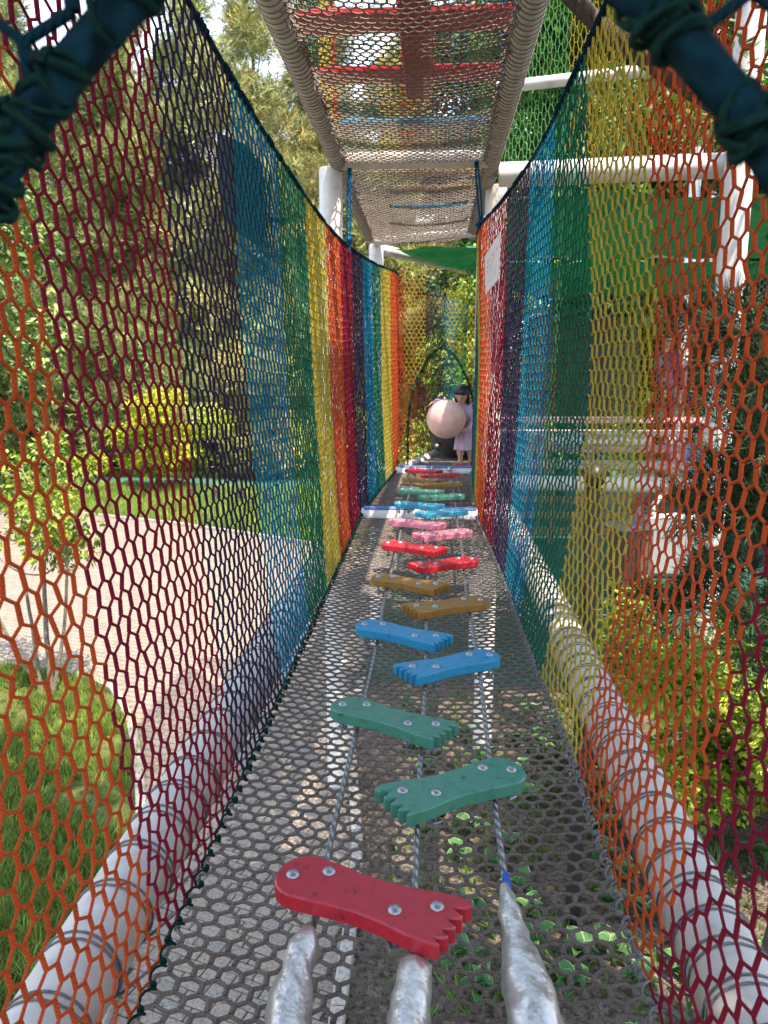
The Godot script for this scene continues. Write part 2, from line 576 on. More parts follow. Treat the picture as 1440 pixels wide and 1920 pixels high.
func arch_wall(called: String, label: String, cx: float, z: float, dy: float, wide: float, x0: float, x1: float, ytop: float, bands: Callable, rope: Material, pitch := .048) -> void:
	var o := thing(called, label, "net")
	var cols := int((x1 - x0) / .0285)
	var rows := int((ytop - FLOOR) / .05)
	hex_net(o, cols, rows, func(u, v):
		var p := Vector3(lerpf(x0, x1, u), lerpf(FLOOR, ytop, v), z)
		var h := arch_half(p.y - dy) * wide if p.y - dy < 3.82 else 0.
		if absf(p.x - cx) < h - .004 and p.y - dy < 3.83: return Vector3(0, -99, 0)
		return p + Vector3(wob(p.x, p.y, .015), wob(p.x + 9., p.y, .015), wob(p.x + 30., p.y, .02)), bands, .0038, 1.3, 6, .165, true)
	for ch in o.get_children(): ch.set_meta("kind", "stuff")
	var mb := MB.new()
	var pts := arch_pts(cx, z, dy, wide)
	mb.tube(pts, .0130, 10, true, 8.)
	part(mb, "arch_rope", rope, o)
	mb = MB.new()
	for k in pts.size() - 1:
		var a: Vector3 = pts[k]; var b: Vector3 = pts[k + 1]
		var lump := noise.get_noise_2d(k * 55., z * 30.)
		if lump < -.05: continue
		var q := a.lerp(b, .5)
		var ax := (b - a).normalized()
		for s in 6:
			var tilt := (ax + Vector3(rng.randfn(0, .5), rng.randfn(0, .5), rng.randfn(0, .5))).normalized()
			mb.ring(q + ax * rng.randfn(0, .012) + Vector3(rng.randfn(0, .003), rng.randfn(0, .003), rng.randfn(0, .003)), tilt, .0138 + rng.randf() * .0025, .0022 + rng.randf() * .0018, 11, 5)
		if k % 3 == 0:
			var dd := Vector3(rng.randfn(), rng.randfn(), rng.randfn() * .4).normalized()
			mb.tube([q, q + dd * .022, q + dd * .03 + Vector3(0, -.012, 0)], .003, 5)
	part(mb, "binding", M.lace, o).set_meta("kind", "stuff")

# ---------------------------------------------------------------- steel frame
func pipe(parent: Node3D, called: String, a: Vector3, b: Vector3, r: float, m: Material, sides := 28) -> void:
	var mb := MB.new()
	var d := (b - a).normalized()
	var e := minf(.012, r * .3)
	mb.tube([a, a + d * e, b - d * e, b], [r - e, r, r, r - e], sides)
	part(mb, called, m, parent)

func build_frame() -> void:
	var o := thing("steel_pipe_frame", "welded white steel pipe frame carrying the rope walkways on two levels", "frame")
	var W: Material = M.white_pipe
	pipe(o, "deck_pipe", Vector3(LP.x, LP.y, 2.), Vector3(LP.x, LP.y, -9.55), LP.z, M.grey_pipe, 36)
	pipe(o, "deck_pipe", Vector3(RP.x, RP.y, 2.), Vector3(RP.x, RP.y, -9.55), RP.z, M.grey_pipe, 36)
	pipe(o, "upper_deck_pipe", Vector3(-.60, 5.05, 2.), Vector3(-.80, 5.05, -9.45), .062, M.grey_pipe)
	pipe(o, "upper_deck_pipe", Vector3(.36, 5.05, 2.), Vector3(.40, 5.05, -9.3), .062, M.grey_pipe)
	pipe(o, "cross_beam", Vector3(-.72, 5.05, -6.02), Vector3(.37, 5.05, -6.02), .06, W)
	pipe(o, "cross_beam", Vector3(-.75, 5.02, -9.5), Vector3(.52, 5.02, -8.9), .05, W)
	for c in [[-.81, -6.1, 5.02], [.475, -6.75, 5.02], [-.735, -9.6, 5.0], [.55, -9.6, 5.4], [2.12, -5.95, 7.4], [.9, -14.4, 5.4], [4.6, -10.2, 7.4], [-.775, -.4, 5.], [.6, -.4, 5.], [4.6, -15., 7.4]]:
		pipe(o, "column", Vector3(c[0], -.05, c[1]), Vector3(c[0], c[2], c[1]), .088 if c[0] < 1. else .1, W)
	# cross beams below the walkway floor
	pipe(o, "cross_beam", Vector3(-.80, 2.275, -6.55), Vector3(.46, 2.275, -6.55), .078, W)
	pipe(o, "cross_beam", Vector3(-.735, 2.275, -9.42), Vector3(.55, 2.275, -9.42), .078, W)
	# garden-side structure
	pipe(o, "upper_beam", Vector3(.455, 4.99, -6.25), Vector3(4.6, 4.99, -5.8), .088, W)
	pipe(o, "upper_beam", Vector3(.55, 4.95, -9.85), Vector3(4.6, 4.95, -10.2), .075, W)
	pipe(o, "upper_beam", Vector3(.9, 4.95, -14.4), Vector3(5.6, 4.95, -14.8), .075, W)
	pipe(o, "upper_beam", Vector3(2.12, 4.93, -6.0), Vector3(3.3, 4.93, -10.1), .07, W)
	pipe(o, "hand_rail", Vector3(.42, 5.60, -6.25), Vector3(2.12, 5.66, -5.98), .042, W)
	pipe(o, "hand_rail", Vector3(2.12, 5.66, -5.98), Vector3(4.6, 5.66, -7.4), .042, W)
	pipe(o, "lower_beam", Vector3(.55, 2.27, -8.75), Vector3(3.9, 2.27, -8.6), .085, W)
	pipe(o, "lower_beam", Vector3(.9, 2.2, -14.4), Vector3(4.6, 2.2, -14.6), .085, W)
	pipe(o, "brace", Vector3(-.72, 4.96, -9.62), Vector3(.62, 4.96, -12.1), .06, W)
	pipe(o, "brace", Vector3(.62, 4.96, -12.1), Vector3(.9, 4.9, -14.4), .06, W)
	# low pipe of the next bay
	pipe(o, "deck_pipe", Vector3(-.47, 2.25, -9.75), Vector3(.62, 2.27, -14.3), .07, W)
	pipe(o, "deck_pipe", Vector3(.58, 2.25, -9.75), Vector3(1.9, 2.25, -13.6), .07, W)
	# blue ribbed pads on the two cross beams
	for z in [[-6.55, -.63, .37, 2.275, .078], [-9.42, -.47, .46, 2.275, .078]]:
		var p := thing("beam_pad", "blue ribbed foam pad on the white cross beam " + ("amid the aqua boards" if z[0] > -8. else "before the girl's arch"), "pad", Vector3(0, 0, 0), "blue foam pads on the cross beams")
		var rib := MB.new()
		var r0: float = z[4] + .006
		for seg in ([[z[1] + .02, -.17], [-.12, .03], [.08, z[2] - .01]] if z[0] > -8. else [[z[1] + .04, z[2]]]):
			var rr := MB.new()
			for k in 9:
				var an := lerpf(-1.25, .32, k / 8.)
				rr.tube([Vector3(seg[0], z[3] + cos(an) * r0, z[0] + sin(an) * r0), Vector3(seg[1], z[3] + cos(an) * r0, z[0] + sin(an) * r0)], .0125, 6)
			part(rr, "ribbed_pad", M.blue_pad, p)

# ---------------------------------------------------------------- stepping boards
func foot_outline() -> PackedVector2Array:   # heel at -x, toes at +x
	var o := PackedVector2Array()
	for k in 11:   # round heel
		var a := PI * .5 + PI * k / 10.
		o.append(Vector2(-.150 + cos(a) * .062, sin(a) * .070))
	# near edge (z negative): waist then ball of the foot
	for p in [[-.09, -.068], [-.03, -.060], [.03, -.058], [.09, -.066], [.14, -.076], [.185, -.080]]: o.append(Vector2(p[0], p[1]))
	# toes: a big one, then saw teeth
	for p in [[.208, -.074], [.214, -.062], [.205, -.050], [.180, -.040], [.206, -.028], [.206, -.018], [.180, -.006], [.203, .006], [.203, .014], [.179, .026], [.198, .036], [.198, .044], [.175, .054], [.190, .064], [.186, .072]]: o.append(Vector2(p[0], p[1]))
	for p in [[.12, .070], [.06, .060], [0., .056], [-.06, .060], [-.11, .067]]: o.append(Vector2(p[0], p[1]))
	return o

func build_boards() -> void:
	var mb := MB.new()
	mb.prism(foot_outline(), -.019, .019, .004)
	var lmesh := mb.mesh()
	var mirror := PackedVector2Array()
	for p in foot_outline(): mirror.append(Vector2(-p.x, p.y))
	mb = MB.new()
	mb.prism(mirror, -.019, .019, .004)
	var rmesh := mb.mesh()
	mb = MB.new()
	mb.lathe([Vector2(.0150, 0), Vector2(.0150, .002), Vector2(.0135, .005), Vector2(.0095, .0082), Vector2(.005, .0098), Vector2(.0, .0102)], 16)
	var bolt := mb.mesh()
	mb = MB.new()
	mb.tube([Vector3(0, -.062, 0), Vector3(0, 0, 0)], .005, 8)
	mb.cbox(Vector3(0, -.045, 0), Vector3(.03, .008, .03), .002)
	var nut := mb.mesh()
	var zs := [1.44, 1.90, 2.29, 2.765, 3.10, 3.50, 3.88, 4.30, 4.69, 5.10, 5.45, 5.88, 6.21, 6.64, 6.93, 7.36, 7.66, 8.02, 8.36]
	var cs := ["b_red", "b_green", "b_green", "b_blue", "b_blue", "b_ochre", "b_ochre", "b_scarlet", "b_scarlet", "b_pink", "b_pink", "b_aqua", "b_aqua", "b_green", "b_green", "b_ochre", "b_ochre", "b_red", "b_red"]
	var lab := ["dark red foot-shaped board between the silver foil wraps, toes to the right", "green foot-shaped board with toes to the left, next beyond the lone dark red one", "green foot-shaped board with toes to the right, just before the blue pair",
		"blue foot-shaped board with toes to the left, next after the green boards", "blue foot-shaped board with toes to the right, just before the ochre pair", "large ochre foot-shaped board with toes to the left, next after the blue boards", "ochre foot-shaped board with toes to the right, just before the bright red pair",
		"bright red foot-shaped board with toes to the left, beside the ochre boards", "bright red foot-shaped board with toes to the right, beside the pink boards", "pink foot-shaped board with toes to the left, beside the bright red boards", "pink foot-shaped board with toes to the right, just before the aqua pair",
		"aqua foot-shaped board with toes to the left, just before the cross beam", "aqua foot-shaped board with toes to the right, above the first cross beam", "pale green foot-shaped board with toes to the left, just past the first cross beam", "pale green foot-shaped board with toes to the right, beside the small ochre pair",
		"small ochre foot-shaped board with toes to the left, past the pale green ones", "small ochre foot-shaped board with toes to the right, beside the last dark red pair", "dark red foot-shaped board with toes to the left, beside the last one of the bridge", "last dark red foot-shaped board, toes to the right, before the padded beam at the arch"]
	for k in zs.size():
		var left := k % 2 == 0
		var o := thing("foot_board", lab[k], "stepping board", Vector3(-.135 if left else .068, 2.44, -zs[k]), "foot-shaped boards of the cable bridge")
		o.rotation = Vector3(rng.randfn(0, .02), (-.44 if left else .50) + rng.randfn(0, .03), rng.randfn(0, .02))
		if k == 0: o.rotation.y = -.36
		var bm: StandardMaterial3D = M[cs[k]].duplicate()
		bm.uv1_offset = Vector3(k * .37, k * .61, k * .23)
		bm.albedo_texture = T.scuff
		inst(lmesh if left else rmesh, "board", bm, o)
		for b in [[-.172, .010], [-.105, -.032], [.075, .018], [.150, -.028]]:
			var q := inst(bolt, "bolt", M.bolt, o)
			q.position = Vector3(b[0] if left else -b[0], .0185, b[1])
			q.rotation.y = rng.randf() * TAU
			var q2 := inst(nut, "clamp", M.bolt, q)
			q2.position = Vector3(0, -.0365, 0)
	for c in [[-.24, "left heel", "paved path"], [-.03, "", ""], [.175, "", "garden"]]:
		mb = MB.new()
		var pts := []
		for k in 80:
			var z := lerpf(1.1, 9.35, k / 79.)
			pts.append(Vector3(c[0] + .004 * sin(z * 3.1 + c[0] * 30.), 2.404 + .006 * sin(z * 2.3 + c[0] * 9.) - (.06 if z > 9. else 0.) , -z))
		mb.tube(pts, .0075, 8, true, 12.)
		var o := part(mb, "wire_rope", M.cable)
		tag(o, "grey twisted steel cable under the boards, " + ("on the paved path side" if c[0] < -.1 else "on the garden side" if c[0] > .1 else "running between the other two"), "cable", "steel cables of the bridge")
	for c in [[-.245, 1.40, .030, .046, "topped bare, on the cable nearest the paved path"], [-.025, 1.33, .034, .044, "short and torn, on the middle cable"], [.182, 1.56, .022, .048, "tied with blue tape, on the cable nearest the garden"]]:
		mb = MB.new()
		var pts := []; var rad := []
		for k in 22:
			var s := k / 21.
			pts.append(Vector3(c[0] + .012 * sin(s * 5. + c[1] * 7.), 2.405 - .055 * s, -c[1] + s * .55))
			var r: float = lerpf(c[2] * .45, c[2], smoothstep(0., .07, s))
			r = lerpf(r, c[3], smoothstep(.1, .55, s)) * (1. + .16 * noise.get_noise_1d(s * 900. + c[0] * 5000.))
			rad.append(r)
		mb.tube(pts, rad, 15, false, 1.)
		for k in mb.v.size():   # crumple
			var p: Vector3 = mb.v[k]
			mb.v[k] = p + mb.n[k] * (noise.get_noise_3d(p.x * 4200., p.y * 4200., p.z * 2600.) * .012 + noise.get_noise_3d(p.x * 1600., p.y * 1600., p.z * 1200.) * .006)
		var st := SurfaceTool.new()
		st.create_from_arrays(_arr(mb))
		st.generate_normals()
		var o := thing("foil_wrap", "crumpled silver foil wrap " + c[4], "foil wrap", Vector3.ZERO, "silver foil wraps at the start of the bridge")
		inst(st.commit(), "foil", M.foil, o)
		if c[0] > .1:
			mb = MB.new()
			mb.tube([Vector3(.1745, 2.404, -1.60), Vector3(.173, 2.404, -1.58), Vector3(.1705, 2.404, -1.545)], [.0085, .0102, .0122], 12)
			part(mb, "tape", mat(lin(.01, .08, .36), .4), o)
	# foil on the far beam
	for x in [-.24, -.03, .175]:
		mb = MB.new()
		mb.ball(Vector3(x, 2.35, -9.3), Vector3(.034, .03, .11), 12, 8)
		for k in mb.v.size():
			var p: Vector3 = mb.v[k]
			mb.v[k] = p + mb.n[k] * noise.get_noise_3d(p.x * 1900., p.y * 1900., p.z * 1500.) * .012
		var o := part(mb, "cable_end_wrap", M.foil)
		tag(o, "small grey foil bundle where " + ("the path-side" if x < -.1 else "the garden-side" if x > .1 else "the middle") + " cable meets the far beam", "foil wrap", "cable ends at the far beam")

func _arr(mb: MB) -> Array:
	var a := []
	a.resize(Mesh.ARRAY_MAX)
	a[Mesh.ARRAY_VERTEX] = mb.v; a[Mesh.ARRAY_NORMAL] = mb.n; a[Mesh.ARRAY_TEX_UV] = mb.t; a[Mesh.ARRAY_INDEX] = mb.ix
	return a

# ---------------------------------------------------------------- overhead walkway
func build_overhead() -> void:
	var o := thing("overhead_net", "brown rope mesh floor of the upper walkway lashed to two pipes", "net")
	hex_net(o, 170, 40, func(u, v):
		var z: float = 1.2 + u * 8.1
		var xl := lerpf(-.60, -.80, (z + 2.) / 11.45) + .03; var xr := lerpf(.36, .40, z / 9.4) - .03
		var sag := 1. - pow(v * 2. - 1., 2.)
		return Vector3(lerpf(xl, xr, v), 5.03 - .07 * sag * (1. - exp(-absf(z - 6.) * 1.2)) + wob(z, v, .015), -z), func(u): return "brown_net", .0041, 1.3, 5, .17)
	var mb := MB.new()
	for s in [0, 1]:
		var z := 2.2
		while z < 9.3:
			var x := lerpf(-.60, -.80, (z + 2.) / 11.45) if s == 0 else lerpf(.36, .40, (z + 2.) / 11.3)
			mb.ring(Vector3(x, 5.05, -z), Vector3(rng.randfn(0, .04), rng.randfn(0, .06), -1).normalized(), .0645, .0027, 18, 4)
			var inx := x + (.07 if s == 0 else -.07)
			for q in 2:
				mb.strand(Vector3(inx + rng.randfn(0, .012), 5.02 + rng.randfn(0, .02), -z + rng.randfn(0, .02)), Vector3(x + (.03 if s == 0 else -.03), 5.0 + rng.randf() * .1, -z + rng.randfn(0, .02)), .005, 4)
			z += .052 + rng.randf_range(-.006, .006)
	part(mb, "lashing", M.brown_net, o).set_meta("kind", "stuff")
	# boards and planks of the upper walkway, seen through the mesh
	var plank_mats := {"red": M.b_scarlet, "dark": M.b_red, "blue": M.b_blue, "ochre": M.b_ochre}
	var k := 0
	for p in [[3.98, .22, "red", "widest", 1.0], [4.66, .20, "red", "", 1.0], [5.42, .14, "blue", "", .95], [6.75, .14, "ochre", "", .7], [7.3, .14, "ochre", "", .7], [8.1, .1, "blue", "", .8]]:
		mb = MB.new()
		mb.cbox(Vector3.ZERO, Vector3(p[4], .03, p[1]), .005)
		var b := part(mb, "cross_plank", plank_mats[p[2]])
		b.position = Vector3(-.17 if p[4] > .9 else -.05, 5.16 + (.0 if p[0] < 5. else -.03), -p[0])
		tag(b, ["scarlet plank crossing the upper walkway, over the thick dark red post board", "scarlet plank crossing the upper walkway before the blue plank", "blue plank crossing the upper walkway", "ochre plank crossing the upper walkway past the white cross beam", "second ochre plank crossing the upper walkway past the white cross beam", "last blue plank crossing the upper walkway before the green deck"][k], "plank", "planks of the upper walkway")
		k += 1
	mb = MB.new()
	mb.cbox(Vector3(-.12, 5.125, -4.28), Vector3(.15, .03, 1.25), .005)
	tag(part(mb, "long_plank", M.b_red), "dark red board lying lengthwise on the upper walkway mesh", "plank")
	var cr := thing("rainbow_net_wall", "rainbow striped rope net closing the upper walkway above the cross beam", "net")
	hex_net(cr, 28, 76, func(u, v): return Vector3(lerpf(-.72, .37, u), 5.08 + v * 2.1, -6.2 + wob(u * 1.1, v * 2., .03)), func(u): return ["blue", "green", "yellow", "orange", "crimson", "purple", "blue", "green"][mini(7, int(u * 8.))] + "#%d" % int(u * 8.), .0036)
	for s in [0, 1]:
		var w := thing("rainbow_net_wall", "rainbow striped rope net beside the upper walkway, " + ("on the paved path side" if s == 0 else "on the garden side"), "net")
		hex_net(w, 80, 50, func(u, v): return Vector3((-.76 if s == 0 else .42) + wob(u * 5., v * 2., .03), 5.13 + v * 2., -1.6 - u * 4.4), func(u): return CYCLE[posmod(int(u * 6.3) + s * 3, 6)] + "#%d" % int(u * 6.3), .0045)
	# blue suspension ropes
	for q in [[Vector3(-.655, 5.0, -6.0), Vector3(-.66, 4.47, -5.95), "blue rope loop tying the path-side net to the upper walkway"], [Vector3(.27, 5.02, -5.95), Vector3(.335, 4.66, -6.3), "blue rope tying the garden-side net to the upper walkway"]]:
		var t := thing("tie_rope", q[2], "rope")
		var a: Vector3 = q[0]; var b: Vector3 = q[1]
		for d in [-.014, .014]:
			mb = MB.new()
			mb.tube([a + Vector3(d * .5, 0, 0), a.lerp(b, .5) + Vector3(d, 0, 0), b + Vector3(d * .6, 0, 0)], .008, 7, true, 8.)
			part(mb, "strand", M.blue_dark, t)
		mb = MB.new()
		mb.ball(b + Vector3(0, .01, 0), Vector3(.026, .034, .026), 10, 8)
		mb.ball(b + Vector3(-.03, -.02, .01), Vector3(.02, .02, .02), 9, 6)
		mb.tube([b, b + Vector3(.01, -.07, 0)], .011, 7)
		part(mb, "knot", M.blue_dark, t)

# green shade-mesh decks of the garden-side structure, seen from below
func build_green_decks() -> void:
	var k := 0
	for d in [[[-.55, -9.75], [.62, -9.5], [.85, -12.2], [.5, -12.0], 4.985, "bright green mesh deck beyond the end of the upper walkway"], [[.62, -6.45], [4.4, -6.2], [4.4, -9.9], [.7, -9.7], 4.86, "green mesh deck sagging behind the thick white upper beam"], [[.8, -10.1], [4.5, -10.4], [5.2, -14.5], [1.0, -14.2], 4.86, "far green mesh deck beyond the second white upper beam"]]:
		var mb := MB.new()
		var nu := 44; var nv := 44
		var base := 0
		for i in nu + 1:
			for j in nv + 1:
				var u := float(i) / nu; var v := float(j) / nv
				var a := Vector2(d[0][0], d[0][1]).lerp(Vector2(d[1][0], d[1][1]), u).lerp(Vector2(d[3][0], d[3][1]).lerp(Vector2(d[2][0], d[2][1]), u), v)
				var sag := 16. * u * (1. - u) * v * (1. - v)
				mb.vert(Vector3(a.x, d[4] - .10 * sag + wob(a.x * 3. + k * 20., a.y * 4., .09), a.y), Vector3.UP, a)
		for i in nu:
			for j in nv:
				var a := i * (nv + 1) + j
				mb.tri(a, a + 1, a + nv + 1)
				mb.tri(a + 1, a + nv + 2, a + nv + 1)
		var st := SurfaceTool.new()
		st.create_from_arrays(_arr(mb))
		st.generate_normals()
		var o := inst(st.commit(), "mesh_deck", M.green_mesh)
		tag(o, d[5], "deck", "green mesh decks")
		k += 1

func build_garden_structure() -> void:
	# rope nets of the garden-side structure
	var w := thing("rainbow_net_wall", "far rainbow rope net standing on the white beam of the garden structure", "net")
	var cl := ["blue", "yellow", "green", "blue", "lime_net", "yellow", "pink_net", "black_net", "crimson", "pale_net"]
	hex_net(w, 92, 58, func(u, v): return Vector3(lerpf(.75, 3.9, u), 2.36 + v * 2.2, -9.15 + wob(u * 3., v * 2., .06)), func(u): return cl[mini(9, int(u * 10.))] + "#%d" % int(u * 10.), .0042)
	w = thing("upper_guard_net", "green and yellow guard net between the hand rail and the thick upper beam", "net")
	hex_net(w, 60, 40, func(u, v): return Vector3(lerpf(.5, 2.05, u), 5.06 + v * 2.0, lerpf(-6.25, -5.98, u) + wob(u * 2., v, .02)), func(u): return "lime_net" if u < .28 else "yellow" if u < .55 else "orange", .0026)
	# stepped pale platform under the far net
	var p := thing("stepped_platform", "pale stepped platform behind the far rainbow net", "platform")
	for k in 4:
		var mb := MB.new()
		mb.cbox(Vector3(2.35, 2.36 + k * .16, -9.75 - k * .42), Vector3(3.1, .07, .40), .01)
		part(mb, "step", M.step_a if k % 2 == 0 else M.step_b, p)
		for s in 6:
			mb = MB.new()
			mb.cbox(Vector3(.95 + s * .55, 2.27 + k * .16, -9.93 - k * .42), Vector3(.05, .11, .03), .004)
			part(mb, "riser_post", M.white_pipe, p)
	# brown panel walls deeper inside
	var b := thing("climbing_panel", "brown wooden panel wall inside the garden structure", "panel")
	for s in 9:
		var mb := MB.new()
		mb.cbox(Vector3(1.5 + s * .19, 3.55, -12.3), Vector3(.183, 1.5, .04), .006)
		part(mb, "plank", M.wood_dark, b)

# ---------------------------------------------------------------- notices
func build_sign() -> void:
	var im := Image.create(256, 384, false, Image.FORMAT_RGB8)
	im.fill(Color(.82, .80, .79))
	for e in [[6, 6, 244, 3], [6, 375, 244, 3], [6, 6, 3, 372], [247, 6, 3, 372]]: im.fill_rect(Rect2i(e[0], e[1], e[2], e[3]), Color(.9, .62, .6))
	var rg := RandomNumberGenerator.new()
	rg.seed = 5
	for row in 3:   # illegible red heading strokes
		for c in 5 - row:
			var x := 40 + c * 38; var y := 90 + row * 44
			for s in 6:
				if rg.randf() < .5: im.fill_rect(Rect2i(x + rg.randi_range(0, 22), y + rg.randi_range(0, 4), 4, rg.randi_range(12, 30)), Color(.66, .38, .42))
				else: im.fill_rect(Rect2i(x + rg.randi_range(0, 6), y + rg.randi_range(0, 30), rg.randi_range(12, 26), 4), Color(.66, .38, .42))
	for row in 5:   # illegible small grey lines
		for c in 12:
			if rg.randf() < .85: im.fill_rect(Rect2i(36 + c * 15, 236 + row * 18, rg.randi_range(6, 12), 7), Color(.58, .64, .62))
	for e in [[14, 14], [236, 14], [14, 364], [236, 364]]: im.fill_rect(Rect2i(e[0], e[1], 7, 7), Color(.35, .33, .33))
	var m := mat(Color(1, 1, 1), .45)
	m.albedo_texture = ImageTexture.create_from_image(im)
	var o := thing("notice_board", "white notice with small red and grey lettering hung on the garden-side net", "sign")
	# corners on the net: near top, far top, far bottom, near bottom
	var a := Vector3(.385, 4.37, -5.06); var b := Vector3(.337, 4.40, -6.25); var c := Vector3(.345, 4.07, -5.75); var d := Vector3(.378, 4.13, -5.0)
	b = Vector3(.348, 4.36, -5.98); a = Vector3(.392, 4.40, -5.18); c = Vector3(.352, 4.08, -5.86); d = Vector3(.395, 4.12, -5.22)
	var nn := (b - a).cross(d - a).normalized()
	var flip := nn.x > 0
	if flip: nn = -nn
	var face := MB.new()
	var uvs := [Vector2(1, 0), Vector2(0, 0), Vector2(0, 1), Vector2(1, 1)]
	var ps := [a, b, c, d]
	for k in 4: face.vert(ps[k], nn, uvs[k])
	for e in [[0, 1, 2], [0, 2, 3]]:
		if flip: face.tri(e[0], e[2], e[1])
		else: face.tri(e[0], e[1], e[2])
	part(face, "printed_face", m, o)
	var mb := MB.new()
	var off := nn * -.006
	mb.face([a + off, d + off, c + off, b + off])
	for e in [[a, b], [b, c], [c, d], [d, a]]: mb.tube([e[0] + off * .5, e[1] + off * .5], .004, 6)
	part(mb, "backing", mat(lin(.6, .52, .52), .5), o)
	# dark green cloth on the outside of the path-side net
	var cloth := MB.new()
	for i in 13:
		for j in 13:
			var u := i / 12.; var v := j / 12.
			cloth.vert(Vector3(-.708 - .008 * sin(u * 9. + v * 4.), lerpf(lerpf(4.30, 4.36, u), lerpf(4.02, 4.00, u), v) + .015 * sin(u * 3.), -2.62 - u * .64), Vector3.RIGHT, Vector2(u, v))
	for i in 12:
		for j in 12:
			var q := i * 13 + j
			cloth.tri(q, q + 1, q + 13); cloth.tri(q + 1, q + 14, q + 13)
	var cm := mat(lin(.03, .10, .09), .9)
	cm.albedo_texture = T.speck
	tag(part(cloth, "mesh_cloth", tri_mat(cm, 9.)), "dark teal mesh cloth tied to the outside of the path-side net", "cloth")

# ---------------------------------------------------------------- plants
func leaf(mb: MB, p: Vector3, dir: Vector3, up: Vector3, l: float, w: float, fold := .25) -> void:
	var s := dir.cross(up).normalized()
	var nn := s.cross(dir).normalized()
	var m := p + dir * l * .45 - nn * w * fold
	var tip := p + dir * l - nn * l * .08
	var a := m + s * w * .5 + nn * w * fold; var b := m - s * w * .5 + nn * w * fold
	var i0 := mb.vert(p, nn); var i1 := mb.vert(a, (nn - s * .3).normalized()); var i2 := mb.vert(tip, nn); var i3 := mb.vert(b, (nn + s * .3).normalized()); var i4 := mb.vert(m, nn)
	mb.tri(i0, i1, i4); mb.tri(i1, i2, i4); mb.tri(i2, i3, i4); mb.tri(i3, i0, i4)

func rdir(up_bias := 0.) -> Vector3:
	var d := Vector3(rng.randfn(), rng.randfn() + up_bias, rng.randfn())
	return d.normalized()

func leaf_clump(nl: int, rad: float, l: float, w: float) -> ArrayMesh:
	var mb := MB.new()
	for k in nl:
		var d := rdir(.2)
		var p := d * rad * pow(rng.randf(), .45)
		var ld := (d + rdir() * .7 + Vector3(0, -.25, 0)).normalized()
		leaf(mb, p, ld, (Vector3.UP + rdir() * .5).normalized(), l * rng.randf_range(.7, 1.25), w * rng.randf_range(.8, 1.2))
	return mb.mesh()

func needle_clump(nb: int, rad: float, l: float, w: float, hang := 0.) -> ArrayMesh:
	var mb := MB.new()
	for k in nb:
		var d := rdir(.6)
		var p := d * rad * rng.randf() * .6
		var dir := (d + rdir() * .4 + Vector3(0, .35 - hang, 0)).normalized()
		var ll := l * rng.randf_range(.6, 1.3)
		var s := dir.cross(rdir()).normalized() * w
		var nn := s.cross(dir).normalized()
		var q := p + dir * ll
		var m := p.lerp(q, .5)
		var a := mb.vert(p, nn); var b := mb.vert(m + s, nn); var c := mb.vert(q, nn); var e := mb.vert(m - s, nn)
		mb.tri(a, b, c); mb.tri(a, c, e)
		for sg in [-1., 1.]:   # side twigs
			var d2: Vector3 = (dir + s.normalized() * sg * .9 + nn * rng.randfn(0, .4)).normalized()
			var m2 := p.lerp(q, rng.randf_range(.25, .7))
			var s2: Vector3 = d2.cross(nn).normalized() * w * .8
			var f0 := mb.vert(m2 - s2, nn); var f1 := mb.vert(m2 + s2, nn); var f2 := mb.vert(m2 + d2 * ll * .5, nn)
			mb.tri(f0, f1, f2)
	return mb.mesh()

func limb(mb: MB, a: Vector3, b: Vector3, r0: float, r1: float, bend := .08, seg := 7) -> Array:
	var pts := []; var rad := []
	var side := (b - a).cross(rdir()).normalized() * a.distance_to(b) * bend
	for k in seg + 1:
		var s := k / float(seg)
		pts.append(a.lerp(b, s) + side * sin(PI * s) + rdir() * r0 * .25 * (1. if k > 0 and k < seg else 0.))
		rad.append(lerpf(r0, r1, s))
	mb.tube(pts, rad, 9, true, 1.)
	return pts

func rand_basis(s: float, tilt := 1.) -> Basis:
	return Basis.from_euler(Vector3(rng.randfn(0, .5) * tilt, rng.randf() * TAU, rng.randfn(0, .5) * tilt)).scaled(Vector3.ONE * s)

func shades(base: Color, n: int, dv := .35, dh := .12) -> Array:
	var out := []
	for k in n:
		var f := exp(rng.randfn(0, dv))
		out.append(Color(base.r * f * (1. + rng.randfn(0, dh)), base.g * f, base.b * f * (1. + rng.randfn(0, dh))))
	return out

# a tree: blobs = [centre, radii] of the crown's boughs, in the tree's own space
func tree(called: String, label: String, category: String, at: Vector3, trunk: Array, blobs: Array, clump: ArrayMesh, cover: float, size: float, tint: Color, leafm: Material, bark: Material, group := "") -> Node3D:
	var o := thing(called, label, category, at, group)
	var mb := MB.new()
	var top: Vector3 = trunk[1]
	var axis := limb(mb, trunk[0], top, trunk[2], trunk[3], .03, 10)
	for b in blobs:
		var c: Vector3 = b[0]
		var best: Vector3 = axis[0]
		for q in axis:
			if absf(q.y - (c.y - (b[1] as Vector3).length() * .5)) < absf(best.y - (c.y - (b[1] as Vector3).length() * .5)): best = q
		if best.distance_to(c) > .1: limb(mb, best, c, trunk[3] * .8, .008, .1, 6)
	part(mb, "trunk", bark, o)
	var xf := []
	for b in blobs:
		var c: Vector3 = b[0]; var rr: Vector3 = b[1]
		var cr := clump.get_aabb().size.length() * .25 * size
		var n := int(cover * 4. * (rr.x * rr.y + rr.y * rr.z + rr.x * rr.z) / 3. / (cr * cr))
		for k in n:
			var d := rdir()
			var q := pow(rng.randf(), .33)
			q = lerpf(q, 1., .35) * (1. + .22 * noise.get_noise_3d(c.x * 31. + d.x * 70., c.y * 31. + d.y * 70., c.z * 31. + d.z * 70.))
			xf.append(Transform3D(rand_basis(size * rng.randf_range(.7, 1.3), .7), c + d * rr * q))
	scatter(clump, "crown", leafm, xf, shades(tint, 97), o)
	return o

